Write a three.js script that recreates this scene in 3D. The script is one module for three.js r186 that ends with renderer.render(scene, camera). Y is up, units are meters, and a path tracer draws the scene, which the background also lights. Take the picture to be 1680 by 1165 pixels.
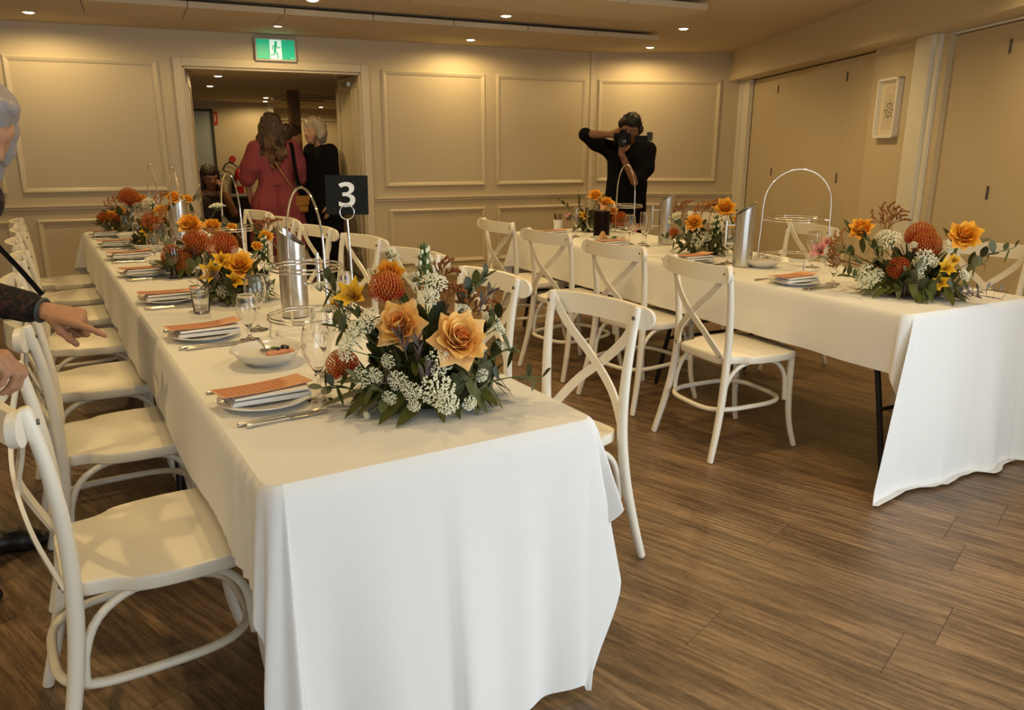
import * as THREE from 'three';
import { RoundedBoxGeometry } from 'three/addons/geometries/RoundedBoxGeometry.js';
import { mergeGeometries, mergeVertices, toCreasedNormals } from 'three/addons/utils/BufferGeometryUtils.js';
import { RectAreaLightUniformsLib } from 'three/addons/lights/RectAreaLightUniformsLib.js';
import { FontLoader } from 'three/addons/loaders/FontLoader.js';
import { TextGeometry } from 'three/addons/geometries/TextGeometry.js';

// ---------------------------------------------------------------- camera, exposure, daylight
const scene = new THREE.Scene();
const renderer = new THREE.WebGLRenderer({ antialias: true });
renderer.toneMapping = THREE.LinearToneMapping;
renderer.toneMappingExposure = 0.78;
renderer.shadowMap.enabled = true;
RectAreaLightUniformsLib.init();
scene.background = new THREE.Color(0.80, 0.90, 1.0);
const D2R = Math.PI / 180;
const camera = new THREE.PerspectiveCamera(2 * Math.atan(582.5 / 1281.5) / D2R, 1680 / 1165, 0.05, 60);
camera.position.set(0, 1.39, 0);
camera.rotation.order = 'YXZ';
camera.rotation.set(-15.12 * D2R, -31.3 * D2R, 0.2021 * D2R);
scene.add(camera);
// tall windows of the wall behind the camera: each is an opening with a pane, its daylight stands in the opening
const DAY = new THREE.Color(0.80, 0.92, 1.0), DAY_POWER = 2.6, DAY_SIDE = 5.0;
const WIN_Z = 2.3, WINDOWS = [[-2.1, -0.75], [-0.6, 0.75], [0.9, 2.1]], WIN_Y = [0.15, 1.85];
for (const [a, b] of WINDOWS) {
  const l = new THREE.RectAreaLight(DAY, DAY_POWER, b - a - 0.1, WIN_Y[1] - WIN_Y[0] - 0.1);
  l.position.set((a + b) / 2, (WIN_Y[0] + WIN_Y[1]) / 2, WIN_Z - 0.02); l.lookAt((a + b) / 2, (WIN_Y[0] + WIN_Y[1]) / 2, 0); l.name = 'window_daylight';
  scene.add(l);
}
// glazed doors in the right wall, just beside the camera and out of the picture: the larger share of the daylight
const SIDE = { t0: -2.25, t1: 0.45, y0: 0.08, y1: 1.96 };
{
  const a = 119.28 * D2R, d = [Math.cos(a), Math.sin(a)], n = [d[1], -d[0]], off = 2.87, t = (SIDE.t0 + SIDE.t1) / 2, y = (SIDE.y0 + SIDE.y1) / 2;
  const l = new THREE.RectAreaLight(DAY, DAY_SIDE, SIDE.t1 - SIDE.t0 - 0.1, SIDE.y1 - SIDE.y0 - 0.1);
  l.position.set(n[0] * off + d[0] * t, y, n[1] * off + d[1] * t); l.lookAt(n[0] * (off - 3) + d[0] * t, y, n[1] * (off - 3) + d[1] * t); l.name = 'glazed_door_daylight'; scene.add(l);
}
const WARM = new THREE.Color(1.0, 0.70, 0.30), SPOT_CD = 4.2;      // the warm downlights, built further down

// ---------------------------------------------------------------- helpers
let seed = 7;
const rnd = () => { seed = (seed + 0x6d2b79f5) | 0; let t = Math.imul(seed ^ (seed >>> 15), 1 | seed); t = (t + Math.imul(t ^ (t >>> 7), 61 | t)) ^ t; return ((t ^ (t >>> 14)) >>> 0) / 4294967296; };
const rr = (a, b) => a + (b - a) * rnd();
const V = (x, y, z) => new THREE.Vector3(x, y, z);
const C = (r, g, b) => new THREE.Color().setRGB(r, g, b);
const mat = (c, roughness = 0.6, o = {}) => new THREE.MeshPhysicalMaterial({ color: Array.isArray(c) ? C(...c) : c, roughness, ...o });
const used = new Map();
const numbered = (n) => { const k = used.get(n) || 0; used.set(n, k + 1); return k ? n + '_' + String(k).padStart(3, '0') : n; };
function mesh(name, g, m, parent, o = {}) {
  const r = new THREE.Mesh(g, m); r.name = parent ? name : numbered(name); r.castShadow = r.receiveShadow = true;
  if (o.at) r.position.set(...o.at); if (o.rot) r.rotation.set(...o.rot); if (o.s) r.scale.setScalar(o.s);
  (parent || scene).add(r); return r;
}
function thing(name, label, category, at = [0, 0, 0], turn = 0, group) {
  const o = new THREE.Group(); o.name = numbered(name); o.position.set(...at); o.rotation.y = turn;
  o.userData = { label, category }; if (group) o.userData.group = group; scene.add(o); return o;
}
function tag(o, label, category, group) { o.userData = { label, category }; if (group) o.userData.group = group; return o; }
function struct(name, g, m) { const r = g ? mesh(name, g, m) : new THREE.Group(); if (!g) { r.name = numbered(name); scene.add(r); } r.userData.kind = 'structure'; return r; }
function copy(root, at, turn, label) {
  const r = root.clone(); r.name = numbered(root.name.replace(/_\d{3}$/, '')); r.userData = { ...root.userData }; scene.add(r);
  r.position.set(...at); r.rotation.y = turn; if (label) r.userData.label = label; return r;
}
const T = (g, at, rot) => { if (rot) g.applyMatrix4(new THREE.Matrix4().makeRotationFromEuler(new THREE.Euler(...rot))); if (at) g.translate(...at); return g; };
const bx = (w, h, d, x = 0, y = 0, z = 0, r = 0.003, rot) => T(new RoundedBoxGeometry(w, h, d, 1, Math.min(r, w / 2.1, h / 2.1, d / 2.1)), [x, y, z], rot);
const cyl = (r0, r1, h, x = 0, y = 0, z = 0, n = 16, rot) => T(new THREE.CylinderGeometry(r1, r0, h, n), [x, y, z], rot);
const sph = (r, x, y, z, n = 12, sy = 1) => { const g = new THREE.SphereGeometry(r, n, Math.max(5, n >> 1)); g.scale(1, sy, 1); return g.translate(x, y, z); };
const lathe = (pts, n = 28) => new THREE.LatheGeometry(pts.map(([r, y]) => new THREE.Vector2(r, y)), n);
function merge(list) {
  return mergeGeometries(list.map((g) => { const q = g.index ? g.toNonIndexed() : g.clone(); for (const k of Object.keys(q.attributes)) if (!['position', 'normal', 'uv'].includes(k)) q.deleteAttribute(k);
    if (!q.attributes.uv) q.setAttribute('uv', new THREE.BufferAttribute(new Float32Array(q.attributes.position.count * 2), 2)); return q; }));
}
// a swept tube whose radius may vary, ends rounded off
function tube(pts, rad, segs = 16, n = 8, closed = false) {
  const curve = new THREE.CatmullRomCurve3(pts.map((p) => (p.isVector3 ? p : V(...p))), closed, 'centripetal');
  const rf = typeof rad === 'function' ? rad : () => rad;
  const pos = [], idx = [], fr = curve.computeFrenetFrames(segs, closed);
  const rows = [];
  for (let i = 0; i <= segs; i++) rows.push([i / segs, rf(i / segs), i, 0]);
  if (!closed) { rows.unshift([0, rf(0) * 0.7, 0, -rf(0) * 0.4], ); rows.push([1, rf(1) * 0.7, segs, rf(1) * 0.4]); }
  for (const [t, r, i, push] of rows) {
    const p = curve.getPointAt(t).addScaledVector(fr.tangents[i], push);
    for (let k = 0; k < n; k++) { const a = (k / n) * Math.PI * 2; const q = p.clone().addScaledVector(fr.normals[i], Math.cos(a) * r).addScaledVector(fr.binormals[i], Math.sin(a) * r); pos.push(q.x, q.y, q.z); }
  }
  const R = rows.length;
  for (let i = 0; i < R - 1; i++) for (let k = 0; k < n; k++) { const a = i * n + k, b = i * n + ((k + 1) % n); idx.push(a, a + n, b, b, a + n, b + n); }
  if (!closed) for (const [row, flip] of [[0, 0], [R - 1, 1]]) {
    const c = pos.length / 3, p = curve.getPointAt(row ? 1 : 0).addScaledVector(fr.tangents[row ? segs : 0], (row ? 1 : -1) * rf(row ? 1 : 0) * 0.5); pos.push(p.x, p.y, p.z);
    for (let k = 0; k < n; k++) { const a = row * n + k, b = row * n + ((k + 1) % n); flip ? idx.push(a, c, b) : idx.push(a, b, c); }
  }
  const g = new THREE.BufferGeometry(); g.setAttribute('position', new THREE.Float32BufferAttribute(pos, 3)); g.setIndex(idx); g.computeVertexNormals(); return g;
}
// a flat strip (width along a given axis) swept along points
function strip(pts, width, thick, segs, wdir) {
  const curve = new THREE.CatmullRomCurve3(pts.map((p) => V(...p))); const pos = [], idx = [];
  for (let i = 0; i <= segs; i++) {
    const p = curve.getPointAt(i / segs), t = curve.getTangentAt(i / segs), w = wdir ? V(...wdir).addScaledVector(t, -t.dot(V(...wdir))).normalize() : V(0, 1, 0), n = w.clone().cross(t).normalize();
    for (const [a, b] of [[-1, -1], [1, -1], [1, 1], [-1, 1]]) { const q = p.clone().addScaledVector(w, a * width / 2).addScaledVector(n, b * thick / 2); pos.push(q.x, q.y, q.z); }
  }
  for (let i = 0; i < segs; i++) for (let k = 0; k < 4; k++) { const a = i * 4 + k, b = i * 4 + (k + 1) % 4; idx.push(a, b, a + 4, b, b + 4, a + 4); }
  idx.push(0, 2, 1, 0, 3, 2); const e = segs * 4; idx.push(e, e + 1, e + 2, e, e + 2, e + 3);
  const g = new THREE.BufferGeometry(); g.setAttribute('position', new THREE.Float32BufferAttribute(pos, 3)); g.setIndex(idx); return toCreasedNormals(g, 0.7);
}
function shape(pts) { const s = new THREE.Shape(); pts.forEach(([x, y], i) => (i ? s.lineTo(x, y) : s.moveTo(x, y))); return s; }
const extr = (s, depth, bevel = 0.002, bs = 1, cs = 8) => new THREE.ExtrudeGeometry(s, { depth, bevelEnabled: bevel > 0, bevelSize: bevel, bevelThickness: bevel, bevelSegments: bs, curveSegments: cs });

// smooth value noise and tileable noise textures
const hash = (x, y, s = 0) => { let h = Math.imul(x, 374761393) ^ Math.imul(y, 668265263) ^ Math.imul(s + 11, 1274126177); h = Math.imul(h ^ (h >>> 13), 1274126177); return ((h ^ (h >>> 16)) >>> 0) / 4294967296; };
function vnoise(x, y, px = 0, py = 0, s = 0) {
  const xi = Math.floor(x), yi = Math.floor(y), f = x - xi, g = y - yi, u = f * f * (3 - 2 * f), v = g * g * (3 - 2 * g), m = (a, p) => (p ? ((a % p) + p) % p : a);
  const h = (i, j) => hash(m(xi + i, px), m(yi + j, py), s);
  return (h(0, 0) * (1 - u) + h(1, 0) * u) * (1 - v) + (h(0, 1) * (1 - u) + h(1, 1) * u) * v;
}
function dataTex(n, m, f, srgb) {
  const d = new Uint8Array(n * m * 4);
  for (let j = 0; j < m; j++) for (let i = 0; i < n; i++) { const c = f(i / n, j / m), k = (j * n + i) * 4; if (typeof c === 'number') { d[k] = d[k + 1] = d[k + 2] = c * 255; } else { d[k] = c[0] * 255; d[k + 1] = c[1] * 255; d[k + 2] = c[2] * 255; } d[k + 3] = 255; }
  const t = new THREE.DataTexture(d, n, m); t.wrapS = t.wrapT = THREE.RepeatWrapping; t.magFilter = THREE.LinearFilter; t.minFilter = THREE.LinearMipmapLinearFilter; t.generateMipmaps = true; if (srgb) t.colorSpace = THREE.SRGBColorSpace; t.needsUpdate = true; return t;
}

// ---------------------------------------------------------------- materials
const weave = dataTex(256, 256, (u, v) => 0.5 + 0.22 * Math.sin(u * Math.PI * 2 * 64) * Math.sin(v * Math.PI * 2 * 64) + 0.25 * (vnoise(u * 128, v * 8, 128, 8) - 0.5) + 0.25 * (vnoise(u * 8, v * 128, 8, 128, 3) - 0.5));
weave.repeat.set(8, 8);
const plaster = dataTex(256, 256, (u, v) => 0.5 * vnoise(u * 90, v * 90, 90, 90) + 0.5 * vnoise(u * 24, v * 24, 24, 24, 2));
const wallMat = mat([0.63, 0.54, 0.385], 0.55, { bumpMap: plaster, bumpScale: 0.0006 });
const trimMat = mat([0.69, 0.605, 0.455], 0.38);
const ceilMat = mat([0.60, 0.505, 0.36], 0.8, { bumpMap: plaster, bumpScale: 0.0006 });
const raftMat = mat([0.62, 0.525, 0.385], 0.85);
const foldDoorMat = mat([0.60, 0.505, 0.35], 0.5, { bumpMap: plaster, bumpScale: 0.0004 });
const whitePost = mat([0.80, 0.78, 0.70], 0.4);
const clothMat = mat([0.84, 0.84, 0.83], 0.85, { bumpMap: weave, bumpScale: 0.0004, sheen: 0.25, sheenRoughness: 0.6, side: THREE.DoubleSide });
const chairMat = mat([0.86, 0.81, 0.69], 0.36, { clearcoat: 0.25, clearcoatRoughness: 0.3 });
const boltMat = mat([0.16, 0.14, 0.12], 0.4, { metalness: 0.8 });
const blackMetal = mat([0.015, 0.015, 0.016], 0.45, { metalness: 0.3 });
const chrome = mat([0.82, 0.80, 0.77], 0.1, { metalness: 1 });
const steel = mat([0.62, 0.59, 0.55], 0.27, { metalness: 1 });
const darkGap = mat([0.05, 0.04, 0.03], 0.9);
const glassMat = new THREE.MeshPhysicalMaterial({ color: 0xffffff, roughness: 0.02, transmission: 1, thickness: 0.003, ior: 1.5 });
const paneMat = new THREE.MeshPhysicalMaterial({ color: 0xffffff, roughness: 0.02, transmission: 1, thickness: 0, ior: 1.5 });
const china = mat([0.82, 0.81, 0.78], 0.16, { clearcoat: 0.6, clearcoatRoughness: 0.08 });
const napkinMat = mat([0.83, 0.84, 0.85], 0.9, { side: THREE.DoubleSide });
// ---------------------------------------------------------------- room shell
// plan: wall A (panelled, with the double door) runs from the left to the kink K, wall B from K to the right wall
const CEIL = 2.367, SA = 0.1403, AZ = (x) => -8.154 + SA * x, angA = Math.atan(SA);
const K = [5.50, AZ(5.5)], bAng = 30.0 * D2R, bDir = [Math.cos(bAng), Math.sin(bAng)];
const rAng = 119.28 * D2R, rDir = [Math.cos(rAng), Math.sin(rAng)], rN = [rDir[1], -rDir[0]];
const RW = (t, off) => [rN[0] * off + rDir[0] * t, rN[1] * off + rDir[1] * t];
const FACE = 2.7265, DOOR = FACE + 0.2;
// a frame of reference for a wall: origin on the floor, local +x along the wall, local +z out of the wall into the room
function wallFrame(g, origin, dir) { g.position.set(origin[0], 0, origin[1]); g.rotation.y = Math.atan2(-dir[1], dir[0]); return g; }
// floor planks
const wood = (() => {
  const N = 1024, M = 512;
  return dataTex(N, M, (u, v) => {
    const w = 0.35 * (vnoise(u * 5, v * 3, 5, 3, 4) - 0.5);
    const y = v + w * 0.09;
    let g = 0.5 * vnoise(u * 10, y * 46, 10, 0, 5) + 0.3 * vnoise(u * 26, y * 120, 26, 0, 6) + 0.2 * vnoise(u * 60, y * 230, 60, 0, 7);
    const cath = Math.abs(Math.sin((y * 9 + 1.6 * vnoise(u * 3, v * 2, 3, 2, 9)) * Math.PI * 2));
    g = 0.74 * g + 0.26 * cath * vnoise(u * 6, y * 30, 6, 0, 12);
    const blotch = vnoise(u * 6, v * 5, 6, 5, 8);
    const fine = vnoise(u * 120, y * 460, 120, 0, 10);
    const l = Math.max(0, Math.min(1, 0.5 + 1.55 * (g - 0.5) + 0.35 * (blotch - 0.5) + 0.5 * (fine - 0.5)));
    return [0.295 + 0.26 * l, 0.225 + 0.225 * l, 0.155 + 0.18 * l];
  }, true);
})();
const floorMats = [1.3, 1.38, 1.46].map((k) => mat([k * 0.92, k * 0.92, k * 0.92], 0.42, { map: wood, bumpMap: wood, bumpScale: 0.0003 }));
{
  const floor = struct('floor');
  const sub = mesh('subfloor', bx(13.5, 0.1, 21, 2.2, -0.062, -7.2, 0), darkGap, floor);
  const PW = 0.2365, PL = 1.52, U = [0.322, 0.947], W = [0.947, -0.322];
  const variants = [];
  for (let i = 0; i < 14; i++) {
    const g = new RoundedBoxGeometry(PL - 0.0008, 0.012, PW - 0.0004, 1, 0.0006), p = g.attributes.position, uv = g.attributes.uv, ou = rnd(), ov = rnd();
    for (let k = 0; k < p.count; k++) uv.setXY(k, p.getX(k) / 1.8 + ou, p.getZ(k) / 0.55 + ov);
    variants.push(g);
  }
  const known = { '-1': -0.866, 0: -0.402, 2: -0.924, 3: -0.375 };
  const inside = (x, z) => {
    if (x < -3.0 || z > 2.4 || z < -17) return false;
    const onR = (x * rN[0] + z * rN[1]) < DOOR + 0.4;
    if (z < AZ(x) - 0.3) return x > -0.6 && x < 6.2;
    return onR && (x - K[0]) * -bDir[1] + (z - K[1]) * bDir[0] > -0.5;
  };
  let count = 0; const rest = [];
  for (let k = -24; k < 56; k++) {
    const v = 2.171 + PW * k, off = known[k] !== undefined ? known[k] : rr(0, PL);
    for (let m = -14; m < 12; m++) {
      const u = off + (m + 0.5) * PL, x = U[0] * u + W[0] * v, z = U[1] * u + W[1] * v;
      const e1 = inside(x + U[0] * 0.6, z + U[1] * 0.6), e2 = inside(x - U[0] * 0.6, z - U[1] * 0.6);
      if (!e1 && !e2) continue;
      const g = variants[Math.floor(rnd() * 14)], turn = Math.atan2(-U[1], U[0]), far = z < -7.4 || x < -1.4 || z > 1.0;
      if (far) { rest.push(g.clone().applyMatrix4(new THREE.Matrix4().makeRotationY(turn).setPosition(x, -0.006, z))); continue; }
      const o = mesh('plank', g, floorMats[Math.floor(rnd() * 3)], floor); o.position.set(x, -0.006, z); o.rotation.y = turn; count++;
    }
  }
  const st = mesh('plank_field', merge(rest), floorMats[1], floor); st.userData.kind = 'stuff';
}
// picture-frame moulding: profile ring on the wall face (z = 0 is the wall)
function moulding(x0, x1, y0, y1, w = 0.045, d = 0.022) {
  const prof = [[0, 0], [0, d * 0.55], [w * 0.3, d], [w * 0.62, d * 0.8], [w, d * 0.25], [w, 0]];    // from the outer edge inward
  const pos = [], idx = [], cs = [[x0, y0, 1, 1], [x1, y0, -1, 1], [x1, y1, -1, -1], [x0, y1, 1, -1]];
  for (const [x, y, sx, sy] of cs) for (const [a, h] of prof) pos.push(x + sx * a, y + sy * a, h);
  const n = prof.length;
  for (let c = 0; c < 4; c++) for (let k = 0; k < n - 1; k++) { const a = c * n + k, b = ((c + 1) % 4) * n + k; idx.push(a, b, a + 1, b, b + 1, a + 1); }
  const g = new THREE.BufferGeometry(); g.setAttribute('position', new THREE.Float32BufferAttribute(pos, 3)); g.setIndex(idx); return toCreasedNormals(g, 0.4);
}
// horizontal profile along x
function railGeo(x0, x1, prof) { const g = extr(shape(prof), x1 - x0, 0); g.rotateY(Math.PI / 2); g.translate(x0, 0, 0); g.scale(1, 1, -1); const i = g.index; g.computeVertexNormals(); return g; }
const railProf = (y) => [[0, y - 0.028], [-0.012, y - 0.028], [-0.016, y - 0.012], [-0.03, y], [-0.032, y + 0.014], [-0.026, y + 0.02], [0, y + 0.02]];
function rail(x0, x1, y) { return merge([bx(x1 - x0, 0.022, 0.03, (x0 + x1) / 2, y + 0.008, 0.013, 0.006), bx(x1 - x0, 0.022, 0.018, (x0 + x1) / 2, y - 0.014, 0.008, 0.005)]); }
function base(x0, x1) { return merge([bx(x1 - x0, 0.085, 0.018, (x0 + x1) / 2, 0.0425, 0.009, 0.003), bx(x1 - x0, 0.018, 0.012, (x0 + x1) / 2, 0.092, 0.006, 0.005)]); }
const ca = Math.cos(angA), AL = (x) => x / ca;               // distance along wall A for a world x, origin at world x = 0
{
  // wall A with the door opening; local x = AL(world x)
  const w = struct('wall_back'); wallFrame(w, [0, AZ(0)], [ca, Math.sin(angA)]);
  const L = -3.4, R = AL(K[0]) + 0.0, dl = AL(1.335), dr = AL(2.95), dt = 2.062, th = 0.14;
  const part = (x0, x1, y0, y1) => bx(x1 - x0, y1 - y0, th, (x0 + x1) / 2, (y0 + y1) / 2, -th / 2, 0.001);
  mesh('wall_surface', merge([part(L, dl, 0, CEIL + 0.1), part(dr, R, 0, CEIL + 0.1), part(dl, dr, dt, CEIL + 0.1)]), wallMat, w);
  const up = [[-1.25, -0.16], [-0.045, 1.145], [3.19, 4.29], [4.42, 5.50]], low = [[-1.25, -0.16], [0.03, 1.145], [3.215, 4.29], [4.43, 5.50]];
  for (const [a, b] of up) mesh('panel_moulding', moulding(a, b, 0.955, 2.10), trimMat, w);
  for (const [a, b] of low) mesh('panel_moulding', moulding(a, b, 0.14, 0.725), trimMat, w);
  mesh('chair_rail', rail(L, dl - 0.1, 0.835), trimMat, w); mesh('chair_rail', rail(dr + 0.1, R, 0.835), trimMat, w);
  const b1 = struct('baseboard_back'); wallFrame(b1, [0, AZ(0)], [ca, Math.sin(angA)]);
  mesh('board', base(L, dl - 0.08), trimMat, b1); mesh('board', base(dr + 0.08, R), trimMat, b1);
  // door casing and the two open leaves
  const d = struct('door_1'); wallFrame(d, [0, AZ(0)], [ca, Math.sin(angA)]);
  const cw = 0.075;
  mesh('casing', merge([bx(cw, dt + cw, 0.022, dl - cw / 2, (dt + cw) / 2, 0.011, 0.006), bx(cw, dt + cw, 0.022, dr + cw / 2, (dt + cw) / 2, 0.011, 0.006), bx(dr - dl, cw, 0.022, (dl + dr) / 2, dt + cw / 2, 0.011, 0.006)]), trimMat, d);
  mesh('jamb', merge([bx(0.02, dt, th, dl + 0.01, dt / 2, -th / 2, 0.002), bx(0.02, dt, th, dr - 0.01, dt / 2, -th / 2, 0.002), bx(dr - dl, 0.02, th, (dl + dr) / 2, dt - 0.01, -th / 2, 0.002)]), trimMat, d);
  const leaf = (sx, hx, ang) => {
    const lg = new THREE.Group(); lg.name = 'door_leaf'; lg.position.set(hx, 0, -th); lg.rotation.y = ang; d.add(lg);
    const W = 0.76, H = dt - 0.03, x = (v) => sx * v;
    const add = (n, g, m) => mesh(n, g, m, lg);
    add('leaf_frame', merge([bx(0.1, H, 0.038, x(0.05), H / 2 + 0.008, 0, 0.003), bx(0.1, H, 0.038, x(W - 0.05), H / 2 + 0.008, 0, 0.003), bx(W, 0.12, 0.038, x(W / 2), H - 0.052, 0, 0.003), bx(W, 0.22, 0.038, x(W / 2), 0.118, 0, 0.003), bx(W, 0.12, 0.038, x(W / 2), 0.9, 0, 0.003)]), trimMat);
    add('leaf_panel', merge([bx(W - 0.18, H - 0.1, 0.018, x(W / 2), H / 2, 0, 0.002), T(moulding(0.1, W - 0.1, 0.96, H - 0.112, 0.025, 0.012), [sx > 0 ? 0 : -W, 0, 0.012]), T(moulding(0.1, W - 0.1, 0.228, 0.84, 0.025, 0.012), [sx > 0 ? 0 : -W, 0, 0.012])]), wallMat);
    return [lg, add, x, W, H];
  };
  { const [lg, add, x, W, H] = leaf(1, dl + 0.02, 86 * D2R);
    add('pull_handle', tube([[W - 0.09, 1.25, -0.02], [W - 0.09, 1.25, -0.075], [W - 0.09, 1.2, -0.085], [W - 0.09, 0.8, -0.085], [W - 0.09, 0.75, -0.075], [W - 0.09, 0.75, -0.02]], 0.0095, 28, 8), steel); }
  { const [lg, add, x, W, H] = leaf(-1, dr - 0.02, -87 * D2R);
    add('door_closer', merge([bx(0.2, 0.05, 0.05, -0.2, H - 0.06, 0.045, 0.008), tube([[-0.12, H - 0.04, 0.06], [-0.2, H - 0.005, 0.16], [-0.05, H + 0.012, 0.20]], 0.006, 12, 6)]), steel); }
}
{
  const w = struct('wall_corner'); wallFrame(w, K, bDir);
  const len = 2.1, th = 0.14;
  mesh('wall_surface', bx(len, CEIL + 0.1, th, len / 2, (CEIL + 0.1) / 2, -th / 2, 0.001), wallMat, w);
  mesh('panel_moulding', moulding(0.085, 1.46, 0.975, 2.085), trimMat, w);
  mesh('panel_moulding', moulding(0.085, 1.46, 0.14, 0.73), trimMat, w);
  mesh('chair_rail', rail(0.0, 1.9, 0.835), trimMat, w);
  mesh('corner_stile', bx(0.05, CEIL, 0.012, 0.02, CEIL / 2, 0.006, 0.002), trimMat, w);
  const b = struct('baseboard_corner'); wallFrame(b, K, bDir); mesh('board', base(0, 1.9), trimMat, b);
}
{
  // right wall: soffit beam above, recessed folding doors, the pier with the picture, a white post, more folding doors
  const w = struct('wall_right'); const o = RW(-9.9, DOOR); wallFrame(w, o, rDir);
  // local x = t + 9.9, local z points into ... rDir turned: +z of the frame
  const X = (t) => t + 9.9, S = 2.073;
  const zs = 1;
  const bxx = (t0, t1, y0, y1, d0, d1, r = 0.002) => bx(t1 - t0, y1 - y0, d1 - d0, (X(t0) + X(t1)) / 2, (y0 + y1) / 2, zs * (d0 + d1) / 2, r);
  
  mesh('soffit', bxx(-9.9, 1.6, S, CEIL + 0.1, -0.25, 0.2, 0.004), wallMat, w);
  mesh('wall_surface', bxx(-9.9, -9.2, 0, S, -0.15, 0.06), wallMat, w);
  mesh('pier', bxx(-6.06, -5.1, 0, S, -0.15, 0.03), wallMat, w);
  mesh('backing', bxx(-9.9, -2.6, 0, S, -0.3, -0.14), darkGap, w);
  const gd = struct('window_4'); wallFrame(gd, o, rDir);
  { const m = [], N = 3, W = (SIDE.t1 - SIDE.t0) / N; for (let k = 0; k <= N; k++) m.push(bxx(SIDE.t0 + k * W - (k === N ? 0.05 : k ? 0.03 : 0), SIDE.t0 + k * W + (k === 0 ? 0.05 : k < N ? 0.03 : 0), SIDE.y0, SIDE.y1, -0.1, -0.05)); m.push(bxx(SIDE.t0, SIDE.t1, SIDE.y0, SIDE.y0 + 0.06, -0.1, -0.05), bxx(SIDE.t0, SIDE.t1, SIDE.y1 - 0.05, SIDE.y1, -0.1, -0.05)); mesh('door_frame', merge(m), whitePost, gd); for (let k = 0; k < N; k++) mesh('pane', bxx(SIDE.t0 + k * W + 0.03, SIDE.t0 + (k + 1) * W - 0.03, SIDE.y0 + 0.05, SIDE.y1 - 0.04, -0.078, -0.072, 0.001), paneMat, gd); }
  mesh('wall_surface', merge([bxx(-2.6, SIDE.t0, 0, S, -0.14, 0.06), bxx(SIDE.t1, 1.6, 0, S, -0.14, 0.06), bxx(SIDE.t0, SIDE.t1, 0, SIDE.y0, -0.14, 0.06), bxx(SIDE.t0, SIDE.t1, SIDE.y1, S, -0.14, 0.06)]), wallMat, w);
  const t1 = struct('trim_1'); wallFrame(t1, o, rDir);
  mesh('door_post', merge([bxx(-9.28, -9.02, 0, S, 0.03, 0.075, 0.004), bxx(-9.05, -8.84, 0, S, 0.0, 0.05, 0.004)]), whitePost, t1);
  const t2 = struct('trim_2'); wallFrame(t2, o, rDir);
  mesh('door_post', merge([bxx(-5.42, -5.22, 0, S, 0.0, 0.075, 0.004), bxx(-5.22, -5.17, 0, S, 0.0, 0.05, 0.004)]), whitePost, t2);
  const t3 = struct('trim_3'); wallFrame(t3, o, rDir);
  mesh('door_track', bxx(-5.16, -2.6, S - 0.018, S - 0.002, -0.03, 0.0, 0.002), mat([0.85, 0.85, 0.82], 0.3), t3);
  const foldDoors = (name, edges, top) => {
    const d = struct(name); wallFrame(d, o, rDir);
    for (let i = 0; i + 1 < edges.length; i++) {
      const p = mesh('door_panel', bxx(edges[i] + 0.0006, edges[i + 1] - 0.0006, 0.012, top, -0.045, -0.005, 0.0008), foldDoorMat, d);
      if (i % 2) for (const y of [0.28, 1.125, 1.925]) {
        const h = mesh('hinge', merge([bx(0.012, 0.078, 0.009, X(edges[i]), y, zs * -0.001, 0.003), bx(0.018, 0.07, 0.003, X(edges[i]), y, zs * -0.004, 0.001)]), boltMat, d);
      }
    }
  };
  foldDoors('door_2', [-8.84, -8.10, -7.33, -6.57, -6.06], S - 0.012);
  foldDoors('door_3', [-5.17, -4.545, -3.9, -3.25, -2.6], S - 0.024);
}
{
  // the walls nobody sees: left and behind the camera, the latter with the windows

  const l = struct('wall_left', bx(0.14, CEIL + 0.1, 11.4, -2.75, (CEIL + 0.1) / 2, -3.2, 0.001), wallMat);
  const w = struct('wall_front'); const th = 0.16, z = WIN_Z + th / 2 - 0.0, H = CEIL + 0.1, R = 2.45;
  const seg = (x0, x1, y0, y1) => bx(x1 - x0, y1 - y0, th, (x0 + x1) / 2, (y0 + y1) / 2, z, 0.001), list = [];
  let x = -2.82; for (const [a, b] of WINDOWS) { list.push(seg(x, a, 0, H), seg(a, b, 0, WIN_Y[0]), seg(a, b, WIN_Y[1], H)); x = b; } list.push(seg(x, R, 0, H));
  mesh('wall_surface', merge(list), wallMat, w);
  WINDOWS.forEach(([a, b], i) => {
    const f = struct('window_' + (i + 1)), y0 = WIN_Y[0], y1 = WIN_Y[1], fr = 0.05;
    mesh('window_frame', merge([bx(fr, y1 - y0, 0.06, a + fr / 2, (y0 + y1) / 2, z + 0.03), bx(fr, y1 - y0, 0.06, b - fr / 2, (y0 + y1) / 2, z + 0.03), bx(b - a, fr, 0.06, (a + b) / 2, y0 + fr / 2, z + 0.03), bx(b - a, fr, 0.06, (a + b) / 2, y1 - fr / 2, z + 0.03)]), whitePost, f);
    mesh('pane', bx(b - a - 0.1, y1 - y0 - 0.1, 0.006, (a + b) / 2, (y0 + y1) / 2, z + 0.03, 0.001), paneMat, f);
  });
}
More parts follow.
